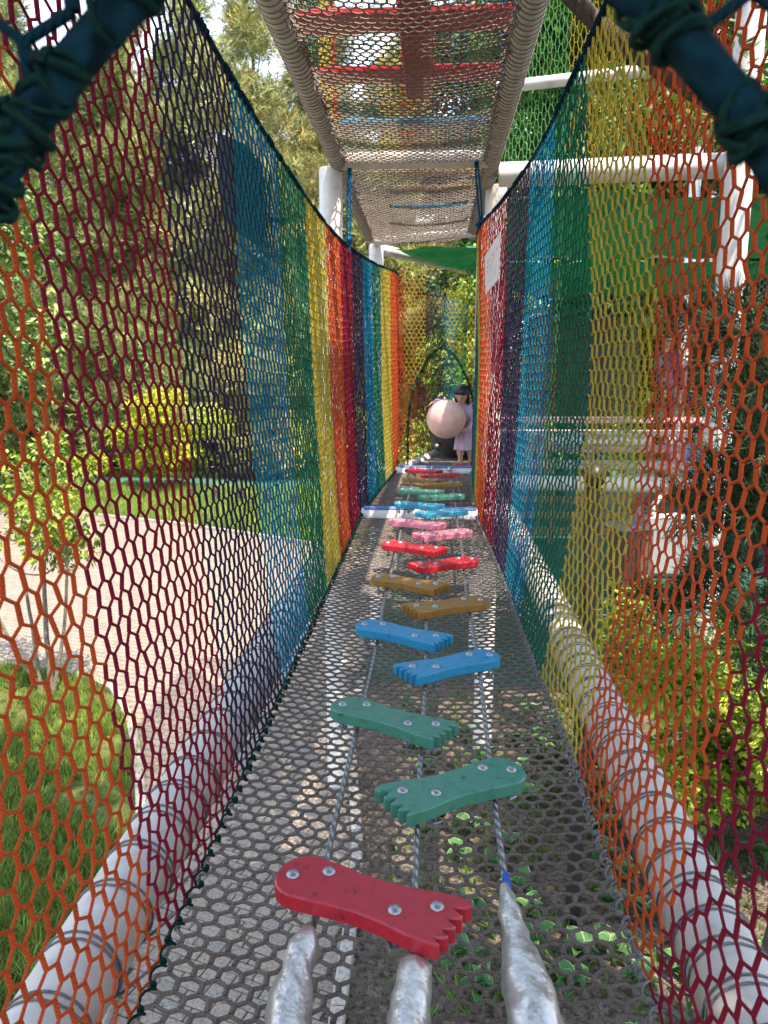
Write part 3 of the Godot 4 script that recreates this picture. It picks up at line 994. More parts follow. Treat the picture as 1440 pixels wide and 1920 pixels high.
func conifer_blobs(h: float, w: float, y0: float, n: int) -> Array:
	var out := []
	for k in n:
		var s := (k + rng.randf()) / n
		var y := lerpf(y0, h, s)
		var rad := w * pow(1. - s, .62) * (.75 + .4 * rng.randf())
		var an := rng.randf() * TAU
		out.append([Vector3(cos(an) * rad * .62, y, sin(an) * rad * .62), Vector3(rad * .55 + .3, .5 + rad * .28, rad * .55 + .3)])
	return out

func build_plants() -> void:
	var jc := needle_clump(34, .30, .34, .012, .25)
	var jfine := needle_clump(44, .10, .15, .0042, .1)
	var big := leaf_clump(26, .42, .17, .09)
	var mid := leaf_clump(26, .16, .075, .042)
	var lid := leaf_clump(20, .14, .085, .045)
	var G := "row of tall junipers behind the lawn"
	var k := 0
	for t in [[-16.5, -24.5, 13., 3.1], [-13.4, -25.5, 15., 3.2], [-10.7, -26.5, 14., 3.0], [-8.2, -27.5, 16., 3.0], [-6.2, -26.5, 17., 2.7], [-3.9, -27.5, 15., 2.8], [-1.6, -29., 14., 2.8], [-19., -27., 15., 3.4], [-12., -31., 18., 3.6], [-5., -33., 18., 3.6]]:
		var names := ["juniper tree with dark foliage down to the ground at the far end of the row", "broad juniper behind the young sapling", "juniper behind the golden shrub's near side", "tall juniper behind the golden shrub", "slim tall juniper, the highest of the front row", "juniper beside the corridor's far end, behind the rainbow net", "juniper seen beyond the arch opening", "juniper at the row's outer end by the iron fence", "very tall juniper standing behind the front row", "very tall juniper standing behind the slim one"]
		var tt := Color(.21, .24, .09) if k < 4 else Color(.28, .28, .105)
		tree("juniper_tree", names[k], "tree", Vector3(t[0], 0, t[1]), [Vector3.ZERO, Vector3(0, t[2] * .93, 0), .2, .03], conifer_blobs(t[2], t[3], .9, 26), jc, 2.7, 1.15, tt, M.needle, M.bark, G)
		k += 1
	# broadleaf trees
	var br := [[-13., -17., 13., "broadleaf tree with pale green leaves rising above the near net", Color(.17, .23, .08)], [3.5, -22., 13., "bright green broadleaf tree behind the white hand rail", Color(.12, .23, .045)], [8.5, -19., 14., "broad green tree behind the garden structure", Color(.11, .19, .045)], [1.2, -33., 16., "tall broadleaf tree seen above the green mesh deck", Color(.075, .13, .035)], [13., -26., 15., "large tree at the back of the garden beyond the structure", Color(.10, .17, .04)], [6.3, -17.5, 9., "low dense tree close behind the stepped platform", Color(.10, .17, .045)], [10., -15., 11., "leafy tree behind the person in pink and white", Color(.09, .15, .04)], [5.2, -27., 16., "tall tree between the bright one and the structure", Color(.11, .19, .05)]]
	for b in br:
		var blobs := []
		for q in 20:
			var an := rng.randf() * TAU
			var rr := rng.randf_range(.4, 2.9)
			blobs.append([Vector3(cos(an) * rr, lerpf(b[2] * .22, b[2], rng.randf()), sin(an) * rr), Vector3(1.5, 1.1, 1.5) * rng.randf_range(.8, 1.25)])
		tree("broadleaf_tree", b[3], "tree", Vector3(b[0], 0, b[1]), [Vector3.ZERO, Vector3(0, b[2] * .8, 0), .22, .06], blobs, big, 3.6, 1.1, b[4], M.leaf_mid, M.bark, "broadleaf trees around the playground")
	# leafy tree and yellow shrubs beyond the arch
	var ab := []
	for q in 12: ab.append([Vector3(rng.randfn(0, .9), rng.randf_range(.6, 5.2), rng.randfn(0, .7)), Vector3(.8, .65, .8) * rng.randf_range(.7, 1.2)])
	tree("broadleaf_tree", "leafy young tree with yellow-green leaves right behind the arch opening", "tree", Vector3(.3, 0, -17.), [Vector3.ZERO, Vector3(0, 4.6, 0), .09, .03], ab, lid, 1.6, 1.4, Color(.26, .33, .06), M.leaf_bright, M.bark)
	# golden shrub
	var gb := []
	for q in 24: gb.append([Vector3(rng.randfn(.1, .85), rng.randf_range(.7, 2.75), rng.randfn(0, .7)), Vector3(.5, .2, .5) * rng.randf_range(.6, 1.3)])
	tree("golden_shrub", "golden yellow shrub glowing in the sun before the junipers", "shrub", Vector3(-8.2, 0, -22.), [Vector3.ZERO, Vector3(.2, 2.2, 0), .07, .03], gb, lid, 1.9, 1.2, Color(.35, .39, .025), M.leaf_bright, M.bark)
	# sapling with its stakes
	var sb := []
	for q in 17: sb.append([Vector3(rng.randfn(.15, .36), rng.randf_range(1.5, 2.7), rng.randfn(0, .3)), Vector3(.22, .10, .22) * rng.randf_range(.8, 1.3)])
	var sp := tree("sapling", "young sapling with sparse yellow-green leaves on the near grass", "sapling", Vector3(-4.25, 0, -7.65), [Vector3(.1, 0, 0), Vector3(.2, 2.3, -.1), .035, .012], sb, mid, 1.25, .9, Color(.22, .28, .04), M.leaf_bright, M.pale_bark)
	var mb := MB.new()
	limb(mb, Vector3(.02, 0, 0), Vector3(-.65, 1.7, .1), .022, .015, .03)
	limb(mb, Vector3(.0, 0, .03), Vector3(-.12, 1.4, 0), .025, .016, .03)
	limb(mb, Vector3(.12, 0, .05), Vector3(.5, 1.9, .2), .022, .014, .05)
	part(mb, "side_stem", M.pale_bark, sp)
	# garden: near juniper and shrub
	var jb := []
	for q in 30: jb.append([Vector3(rng.randfn(.30, .2), rng.randf_range(1.95, 3.75), rng.randfn(-.1, .35)), Vector3(.24, .15, .24) * rng.randf_range(.7, 1.3)])
	tree("juniper_bush", "dark juniper with feathery sprays pressing on the garden-side net", "bush", Vector3(1.62, 0, -3.95), [Vector3(.3, 0, 0), Vector3(.35, 3.6, 0), .06, .02], jb, jfine, 2.2, .95, Color(.028, .05, .018), M.needle, M.bark)
	var s2 := []
	for q in 32: s2.append([Vector3(rng.randf_range(-.7, .75), rng.randf_range(.4, 1.75), rng.randfn(0, .35)), Vector3(.30, .2, .30) * rng.randf_range(.8, 1.2)])
	tree("leafy_shrub", "yellow-green leafy shrub beside the garden-side deck pipe", "shrub", Vector3(2.2, 0, -5.45), [Vector3.ZERO, Vector3(.05, 1.4, 0), .04, .02], s2, mid, 2.0, .8, Color(.27, .33, .04), M.leaf_bright, M.bark)
	# tree overhead: trunk outside the frame, one bough crossing it, crown out of view, placed to shade the near part
	var tb := []
	for q in 52: tb.append([Vector3(rng.randf_range(-6.4, -3.1), rng.randf_range(6.2, 8.9), rng.randf_range(.1, 5.0)), Vector3(.85, .5, .85) * rng.randf_range(.7, 1.2)])
	for q in 12: tb.append([Vector3(rng.randf_range(-7.6, -5.6), rng.randf_range(6.6, 8.4), rng.randf_range(-1.9, .3)), Vector3(.8, .45, .8) * rng.randf_range(.7, 1.1)])  # more unseen boughs, placed to shade the near grass
	var ot := tree("shade_tree", "big tree whose dark bough crosses above the garden-side net, its unseen crown shading the walkway", "tree", Vector3(4.6, 0, -1.6), [Vector3.ZERO, Vector3(-.5, 6.6, .8), .24, .12], tb, big, 2.6, .85, Color(.07, .13, .03), M.leaf_mid, M.bark)
	mb = MB.new()
	var pts := [Vector3(.43, 4.98, -3.25), Vector3(.6, 4.80, -3.2), Vector3(.9, 4.58, -3.15), Vector3(1.25, 4.34, -3.05), Vector3(1.9, 4.0, -2.8), Vector3(3.0, 3.5, -2.2), Vector3(4.5, 2.7, -1.6)]
	var loc := []
	for p in pts: loc.append(p - Vector3(4.6, 0, -1.6))
	mb.tube(loc, [.03, .034, .038, .044, .055, .07, .1], 12, true, 1.)
	part(mb, "bough", M.bark, ot)
	var hang := []
	for q in 60: hang.append(Transform3D(rand_basis(.55), Vector3(rng.randf_range(.75, 3.2), rng.randf_range(5.0, 6.6), rng.randf_range(-5.2, -3.6)) - Vector3(4.6, 0, -1.6)))
	scatter(big, "hanging_leaves", M.leaf_mid, hang, shades(Color(.1, .17, .04), 31), ot)

func hosta_leaf(l: float, w: float) -> ArrayMesh:
	var mb := MB.new()
	mb.use_col = true
	var n := 6
	var rows := []
	for i in n + 1:
		var s := i / float(n)
		var ww := w * .5 * sin(PI * pow(s, .75)) + .002
		var y := .42 * l * sin(s * 2.2)
		var z := l * s * .85
		var row := []
		for k in [-1., -.86, 0., .86, 1.]:
			mb.col = Color(.46, .47, .28) if absf(k) > .9 else Color(.055, .145, .045)
			row.append(mb.vert(Vector3(ww * k, y + absf(k) * ww * .45, z), Vector3(-k * .4, 1, -.3).normalized()))
		rows.append(row)
	for i in n:
		for k in 4:
			mb.tri(rows[i][k], rows[i + 1][k], rows[i + 1][k + 1]); mb.tri(rows[i][k], rows[i + 1][k + 1], rows[i][k + 1])
	return mb.mesh()

func build_hostas() -> void:
	var lm := [hosta_leaf(.18, .085), hosta_leaf(.15, .075), hosta_leaf(.21, .095)]
	var spots := []
	for k in 95:
		for tries in 30:
			var p := Vector2(rng.randf_range(-.45, 2.5), rng.randf_range(-7.6, -2.7))
			if p.x < -.3 - (absf(p.y) - 5.) * .13 + .25: continue
			var ok := true
			for q in spots:
				if p.distance_to(q) < .2: ok = false
			if ok:
				spots.append(p)
				break
	for p in spots:
		var o := thing("hosta_plant", "low hosta with cream-edged green leaves in the garden bed", "plant", Vector3(p.x, .005, p.y), "hostas in the garden bed")
		var n := rng.randi_range(9, 14)
		for k in n:
			var m := inst(lm[rng.randi() % 3], "leaf", M.hosta, o)
			m.rotation = Vector3(rng.randf_range(-.75, .1), TAU * k / n + rng.randfn(0, .2), 0)
			m.scale = Vector3.ONE * rng.randf_range(.7, 1.15)

# ---------------------------------------------------------------- ground
func poly_sheet(pts: Array, y: float) -> MB:
	var mb := MB.new()
	var o := PackedVector2Array()
	for p in pts: o.append(Vector2(p[0], p[1]))
	var tr := Geometry2D.triangulate_polygon(o)
	for p in o: mb.vert(Vector3(p.x, y, p.y), Vector3.UP, p)
	for k in range(0, tr.size(), 3):
		var a := o[tr[k]]; var b := o[tr[k + 1]]; var d := o[tr[k + 2]]
		if (b - a).cross(d - a) < 0: mb.tri(tr[k], tr[k + 1], tr[k + 2])
		else: mb.tri(tr[k], tr[k + 2], tr[k + 1])
	return mb

const PATCH := [[-9., -8.9], [-5.2, -8.45], [-4.5, -8.32], [-3.95, -8.12], [-3.48, -7.78], [-2.98, -6.95], [-2.6, -6.15], [-2.24, -5.3], [-1.95, -4.46], [-1.75, -3.3], [-1.7, 2.], [-9., 2.]]
const BED := [[-.5, 2.], [-.5, -4.1], [-.53, -5.1], [-.72, -6.4], [-.85, -7.3], [-.8, -8.3], [3.5, -8.3], [8., -8.3], [8., 2.]]
const LAWN := [[-30., -18.2], [-10.9, -18.3], [-8.7, -18.05], [-5.9, -16.95], [-3.5, -15.7], [-1.6, -14.6], [-1.0, -17.], [-1., -40.], [-40., -40.], [-40., -18.]]

func kerb_line(pts: Array, y: float) -> void:
	var o := thing("kerb", "pale stone kerb edging " + ["the near grass with the sapling", "the hosta bed", "the far lawn"][kerb_n], "kerb")
	kerb_n += 1
	var c := Curve2D.new()
	for p in pts: c.add_point(Vector2(p[0], p[1]))
	var l := c.get_baked_length()
	var n := int(l / .5)
	for k in n:
		var a := c.sample_baked(l * k / n); var b := c.sample_baked(l * (k + 1) / n)
		var mb := MB.new()
		var d := b - a
		mb.cbox(Vector3.ZERO, Vector3(d.length() - .008, .16, .085), .01)
		var m := part(mb, "kerb_stone", M.kerb, o)
		m.position = Vector3((a.x + b.x) / 2, y, (a.y + b.y) / 2)
		m.rotation.y = -atan2(d.y, d.x)
var kerb_n := 0

func inside(p: Vector2, poly: Array) -> bool:
	var o := PackedVector2Array()
	for q in poly: o.append(Vector2(q[0], q[1]))
	return Geometry2D.is_point_in_polygon(p, o)

func build_ground() -> void:
	var mb := MB.new()
	mb.face([Vector3(-90, -.06, 60), Vector3(90, -.06, 60), Vector3(90, -.06, -120), Vector3(-90, -.06, -120)])
	structure(mb, "ground", M.soil)
	structure(poly_sheet([[-9., 2.], [-.4, 2.], [-.4, -4.], [-.85, -8.4], [-.8, -14.4], [-1.6, -14.6], [-3.5, -15.7], [-5.9, -16.95], [-8.7, -18.05], [-10.9, -18.3], [-30., -18.2], [-30., -8.5], [-9., -8.5]], -.012), "path_bed", M.joint)
	structure(poly_sheet(PATCH, .01), "lawn", M.lawn)
	structure(poly_sheet(LAWN, .01), "far_lawn", M.lawn)
	structure(poly_sheet(BED, -.004), "garden_soil", M.soil)
	structure(poly_sheet([[-.8, -8.3], [14., -8.3], [14., -34.], [-1., -34.], [-1., -17.]], -.02), "rubber_ground", M.rubber)
	structure(poly_sheet([[-40., -24.4], [-9., -24.6], [-1.2, -23.5], [-1.2, -22.4], [-9., -23.4], [-40., -22.6]], .016), "green_track", M.track)
	mb = MB.new()
	mb.face([Vector3(2.1, -.012, -10.93), Vector3(2.1, -.012, -10.98), Vector3(6., -.012, -11.9), Vector3(6., -.012, -11.85)].duplicate())
	mb = poly_sheet([[2.0, -10.86], [2.0, -10.92], [6., -11.92], [6., -11.86]], -.014)
	structure(mb, "ground_line", M.line)
	kerb_line(PATCH.slice(0, 11), .0)
	kerb_line(BED.slice(0, 6), -.01)
	kerb_line(LAWN.slice(0, 6), .0)
	# pavers: every brick its own piece near the walkway, the rest joined
	var shapes := []
	for k in 3:
		mb = MB.new()
		mb.cbox(Vector3.ZERO, Vector3(.194, .05, .094), .006 + k * .0015)
		shapes.append(mb.mesh())
	var path := Node3D.new()
	add(path, "brick_path")
	path.set_meta("kind", "structure")
	var near := []; var far := []
	var ang := .33
	for i in range(-110, 110):
		for j in range(-190, 190):
			var q := Vector2((i + (.5 if j % 2 != 0 else 0.)) * .2, j * .1).rotated(ang) + Vector2(-5., -9.)
			if q.y > -2.2 or q.y < -18.2 or q.x > -.4 or q.x < -13.5: continue
			if inside(q, PATCH) or inside(q, BED) or inside(q, LAWN): continue
			if q.x < -7.5 and q.y > -9.5: continue
			if q.x > -.86 and q.y < -7.2: continue
			var wgt := Vector3(q.x, -3.55, q.y).length()
			if q.x > q.y * .62 - .25: near.append([wgt, q])
			else: far.append(q)
	near.sort_custom(func(a, b): return a[0] < b[0])
	for k in range(300, near.size()): far.append(near[k][1])
	for k in mini(300, near.size()):
		var q: Vector2 = near[k][1]
		var b := inst(shapes[k % 3], "brick", M.paver[rng.randi() % 5], path)
		b.position = Vector3(q.x, -.022 + rng.randfn(0, .0015), q.y)
		b.rotation = Vector3(rng.randfn(0, .008), -ang + rng.randfn(0, .008), rng.randfn(0, .008))
	var rest := [MB.new(), MB.new(), MB.new(), MB.new(), MB.new()]
	for q in far:
		var m: MB = rest[rng.randi() % 5]
		var bs := Basis(Vector3.UP, -ang + rng.randfn(0, .008))
		var h := Vector3(.097, 0, .047); var ch := .007
		var y := .003 + rng.randfn(0, .0015)
		var ctr := Vector3(q.x, 0, q.y)
		var t := []; var u := []
		for e in [[1, 1], [1, -1], [-1, -1], [-1, 1]]:
			t.append(ctr + bs * Vector3(e[0] * (h.x - ch), y, e[1] * (h.z - ch)))
			u.append(ctr + bs * Vector3(e[0] * h.x, y - ch - .012, e[1] * h.z))
		m.face([t[0], t[1], t[2], t[3]])
		for e in 4: m.face([t[e], u[e], u[(e + 1) % 4], t[(e + 1) % 4]])
	for k in 5:
		var o := part(rest[k], "far_bricks", M.paver[k], path)
		o.set_meta("kind", "stuff")

func tuft(n: int, h: float, spread: float, w: float) -> ArrayMesh:
	var mb := MB.new()
	for k in n:
		var an := rng.randf() * TAU
		var p := Vector3(cos(an), 0, sin(an)) * spread * rng.randf()
		var d := Vector3(cos(an) * rng.randf() * .7, 1, sin(an) * rng.randf() * .7).normalized()
		var s := Vector3(-sin(an), 0, cos(an)) * w
		var hh := h * rng.randf_range(.5, 1.2)
		var nn := s.cross(d).normalized()
		var m := p + d * hh * .6
		var tip := p + d * hh + Vector3(cos(an), -.15, sin(an)) * hh * .3
		var a := mb.vert(p - s, nn); var b := mb.vert(p + s, nn); var c := mb.vert(m + s * .8, nn); var e := mb.vert(m - s * .8, nn); var f := mb.vert(tip, nn)
		mb.tri(a, b, c); mb.tri(a, c, e); mb.tri(e, c, f)
	return mb.mesh()

func build_grass() -> void:
	var t := [tuft(16, .13, .05, .0032), tuft(12, .17, .04, .0035)]
	var xf := []
	for k in 15000:
		var p := Vector2(rng.randf_range(-7.5, -1.7), rng.randf_range(-8.8, -2.0))
		if not inside(p, PATCH): continue
		if noise.get_noise_2d(p.x * 75., p.y * 75.) < -.10 and rng.randf() < .88: continue
		xf.append(Transform3D(rand_basis(rng.randf_range(.6, 1.25), .25), Vector3(p.x, .005, p.y)))
	var o := scatter(t[0], "grass", M.grass, xf, shades(Color(.165, .225, .04), 61, .35))
	tag(o, "patchy sunlit grass around the sapling inside the near kerb", "grass")
	xf = []
	for k in 26000:
		var p := Vector2(rng.randf_range(-22, -1.2), rng.randf_range(-28., -15.))
		if not inside(p, LAWN) or (p.y < -22.3 and p.y > -24.6): continue
		xf.append(Transform3D(rand_basis(rng.randf_range(.9, 1.5), .25), Vector3(p.x, .005, p.y)))
	o = scatter(t[1], "far_grass", M.grass, xf, shades(Color(.19, .27, .04), 61, .3))
	tag(o, "sunlit lawn grass between the brick path and the junipers", "grass")
	xf = []
	var blade := tuft(7, .2, .06, .008)
	for k in 1500:
		var p := Vector2(rng.randf_range(-.3, 3.4), rng.randf_range(-8., -2.4))
		xf.append(Transform3D(rand_basis(rng.randf_range(.3, .9), .4), Vector3(p.x, 0, p.y)))
	o = scatter(blade, "ground_cover", M.grass, xf, shades(Color(.09, .15, .035), 61, .3))
	tag(o, "sparse green weeds between the hostas", "weeds")

# ---------------------------------------------------------------- street things
func build_things() -> void:
	# waste bin
	var b := thing("litter_bin", "tall brown litter bin with grey lid on the green ground", "bin", Vector3(3.12, -.02, -12.2))
	b.rotation.y = .35
	var mb := MB.new()
	mb.cbox(Vector3(0, .55, 0), Vector3(.56, 1.02, .44), .02)
	part(mb, "body", M.bin_brown, b)
	for k in 7:
		mb = MB.new()
		mb.cbox(Vector3(-.22 + k * .073, .52, .228), Vector3(.058, .86, .016), .004)
		part(mb, "slat", M.bin_slat, b)
	mb = MB.new()
	mb.cbox(Vector3(0, 1.11, 0), Vector3(.66, .10, .54), .03)
	part(mb, "lid", mat(lin(.22, .21, .2), .6), b)
	mb = MB.new()
	mb.cbox(Vector3(0, .02, 0), Vector3(.5, .05, .4), .01)
	part(mb, "plinth", M.black, b)
	# white booth with arched top
	var p := thing("white_booth", "white booth with a black and white arched top behind the litter bin", "booth", Vector3(4.15, -.02, -13.5))
	mb = MB.new()
	var out := PackedVector2Array([Vector2(-.56, 0), Vector2(.56, 0), Vector2(.60, 1.15), Vector2(-.60, 1.15)])
	mb.cbox(Vector3(0, .58, 0), Vector3(1.14, 1.12, .8), .08)
	part(mb, "cabinet", mat(lin(.30, .30, .31), .4), p)
	for a in [[.58, .065, .10, M.black, "black_arch"], [.46, .05, .13, mat(lin(.72, .72, .70), .4), "white_arch"]]:
		mb = MB.new()
		var pts := []
		for k in 21:
			var an := PI * k / 20.
			pts.append(Vector3(cos(an) * a[0], 1.13 + sin(an) * a[0] * .92, .36))
		mb.tube(pts, a[1], 12)
		part(mb, a[4], a[3], p)
	mb = MB.new()
	for k in 17:
		var a0 := PI * k / 16.
		mb.vert(Vector3(cos(a0) * .42, 1.13 + sin(a0) * .40, .30), Vector3.BACK)
	mb.vert(Vector3(0, 1.13, .30), Vector3.BACK)
	for k in 16: mb.tri(17, k, k + 1)
	part(mb, "window_panel", M.black, p)
	# black post with round cap
	var q := thing("round_top_post", "black round-topped post standing beside the walkway in the bed", "post", Vector3(.93, 0, -4.52))
	mb = MB.new()
	mb.tube([Vector3(0, -.05, 0), Vector3(0, 2.86, 0)], .05, 18)
	part(mb, "shaft", M.black, q)
	mb = MB.new()
	mb.ball(Vector3(0, 2.93, 0), Vector3(.068, .072, .068), 18, 12)
	part(mb, "round_cap", M.black, q)
	# low timber fence
	var f := thing("timber_fence", "low pale timber fence beyond the green rubber ground", "fence", Vector3(2.3, -.02, -15.6))
	for k in 3:
		mb = MB.new()
		mb.cbox(Vector3(.5, .3 + k * .32, 0), Vector3(2.6, .14, .05), .01)
		part(mb, "rail", M.wood, f)
	for k in 4:
		mb = MB.new()
		mb.cbox(Vector3(-.7 + k * .8, .55, -.06), Vector3(.1, 1.1, .07), .01)
		part(mb, "post", M.wood, f)
	# iron fence at the foot of the junipers
	var g := thing("iron_fence", "black iron railing along the foot of the junipers", "fence", Vector3(-19., 0, -25.2))
	for y in [.25, .95]:
		mb = MB.new()
		mb.cbox(Vector3(6.5, y, 0), Vector3(13., .04, .03), .005)
		part(mb, "rail", M.black, g)
	mb = MB.new()
	mb.cbox(Vector3(0, .55, 0), Vector3(.022, 1.1, .022), .004)
	var bar := mb.mesh()
	for k in 90:
		var m := inst(bar, "bar", M.black, g)
		m.position.x = k * .145
	# short log stumps on the lawn
	for k in 5:
		var st := thing("log_stump", "short round log set upright on the lawn's edge", "log", Vector3(-6.6 + k * .75, 0, -20.2 + k * .25), "log stumps on the lawn")
		mb = MB.new()
		mb.lathe([Vector2(.11, -.03), Vector2(.105, .34 + .05 * (k % 3)), Vector2(.095, .36 + .05 * (k % 3)), Vector2(0, .362 + .05 * (k % 3))], 14)
		part(mb, "log", M.bark, st)

# ---------------------------------------------------------------- people: joined tapered capsules meshed as surface nets
func sdf(prims: Array, cell: float, k: float, mb: MB, cut := -99.) -> void:
	var lo := Vector3(1e9, 1e9, 1e9); var hi := -lo
	for p in prims:
		var r: float = maxf(p[2], p[3]) + k + cell * 2.
		for q in 2:
			lo = lo.min(p[q] - Vector3.ONE * r); hi = hi.max(p[q] + Vector3.ONE * r)
	var nx := int((hi.x - lo.x) / cell) + 2; var ny := int((hi.y - lo.y) / cell) + 2; var nz := int((hi.z - lo.z) / cell) + 2
	var f := PackedFloat32Array()
	f.resize(nx * ny * nz)
	f.fill(1.)
	for p in prims:
		var a: Vector3 = p[0]; var b: Vector3 = p[1]
		var ra: float = p[2]; var rb: float = p[3]
		var r := maxf(ra, rb) + k + cell * 2.
		var i0 := ((a.min(b) - Vector3.ONE * r - lo) / cell).max(Vector3.ZERO); var i1 := (a.max(b) + Vector3.ONE * r - lo) / cell
		var ab := b - a
		var l2 := maxf(ab.length_squared(), 1e-9)
		for z in range(int(i0.z), mini(int(i1.z) + 1, nz)):
			for y in range(int(i0.y), mini(int(i1.y) + 1, ny)):
				for x in range(int(i0.x), mini(int(i1.x) + 1, nx)):
					var q := lo + Vector3(x, y, z) * cell
					var t := clampf((q - a).dot(ab) / l2, 0., 1.)
					var d := (q - a - ab * t).length() - lerpf(ra, rb, t)
					var at := (z * ny + y) * nx + x
					var h := maxf(k - absf(f[at] - d), 0.) / k
					f[at] = minf(f[at], d) - h * h * k * .25
	if cut > -50.:
		for z in nz:
			for y in ny:
				var yy := cut - (lo.y + y * cell)
				for x in nx:
					var at := (z * ny + y) * nx + x
					f[at] = maxf(f[at], yy)
	var id := {}
	var sx := 1; var sy := nx; var sz := nx * ny
	for z in nz - 1:
		for y in ny - 1:
			for x in nx - 1:
				var at := (z * ny + y) * nx + x
				var m := 0
				var v8 := [f[at], f[at + sx], f[at + sy], f[at + sx + sy], f[at + sz], f[at + sx + sz], f[at + sy + sz], f[at + sx + sy + sz]]
				for c in 8:
					if v8[c] < 0.: m += 1
				if m == 0 or m == 8: continue
				var acc := Vector3.ZERO
				var cnt := 0
				for e in [[0, 1], [2, 3], [4, 5], [6, 7], [0, 2], [1, 3], [4, 6], [5, 7], [0, 4], [1, 5], [2, 6], [3, 7]]:
					var a: float = v8[e[0]]; var b: float = v8[e[1]]
					if (a < 0.) == (b < 0.): continue
					var t := a / (a - b)
					acc += Vector3(e[0] & 1, (e[0] >> 1) & 1, e[0] >> 2).lerp(Vector3(e[1] & 1, (e[1] >> 1) & 1, e[1] >> 2), t)
					cnt += 1
				var g := Vector3(v8[1] + v8[3] + v8[5] + v8[7] - v8[0] - v8[2] - v8[4] - v8[6], v8[2] + v8[3] + v8[6] + v8[7] - v8[0] - v8[1] - v8[4] - v8[5], v8[4] + v8[5] + v8[6] + v8[7] - v8[0] - v8[1] - v8[2] - v8[3]).normalized()
				id[at] = mb.vert(lo + (Vector3(x, y, z) + acc / cnt) * cell, g)
	for at in id:
		for e in [[sx, sy, sz], [sy, sz, sx], [sz, sx, sy]]:
			var s1: float = f[at]; var s2: float = f[at + e[0]]
			if (s1 < 0.) == (s2 < 0.): continue
			var b1: int = at - e[1]; var b2: int = at - e[2]; var b3: int = at - e[1] - e[2]
			if not (id.has(b1) and id.has(b2) and id.has(b3)): continue
			var q := [id[at], id[b1], id[b3], id[b2]]
			if s1 < 0.:
				mb.tri(q[0], q[1], q[2]); mb.tri(q[0], q[2], q[3])
			else:
				mb.tri(q[0], q[2], q[1]); mb.tri(q[0], q[3], q[2])

func hand_prims(w: Vector3, dir: Vector3, nrm: Vector3, s: float, thumb: float, curl := .5) -> Array:
	var side := dir.cross(nrm).normalized()
	var out := [[w, w + dir * .05 * s, .016 * s, .019 * s], [w + dir * .02 * s + side * .014 * s, w + dir * .062 * s + side * .016 * s, .011 * s, .011 * s], [w + dir * .02 * s - side * .014 * s, w + dir * .06 * s - side * .016 * s, .011 * s, .011 * s]]
	var ln := [.050, .058, .055, .043]
	for k in 4:
		var b := w + dir * .06 * s + side * (k - 1.5) * .0145 * s
		var m: Vector3 = b + (dir - nrm * curl * .5).normalized() * ln[k] * .5 * s
		out.append([b, m, .0072 * s, .0068 * s])
		out.append([m, m + (dir - nrm * curl * 1.4).normalized() * ln[k] * .5 * s, .0068 * s, .0056 * s])
	var tb := w + dir * .015 * s + side * thumb * .018 * s
	var tm := tb + (dir * .6 + side * thumb).normalized() * .03 * s
	out.append([tb, tm, .009 * s, .008 * s])
	out.append([tm, tm + (dir - nrm * curl * .4).normalized() * .026 * s, .008 * s, .006 * s])
	return out

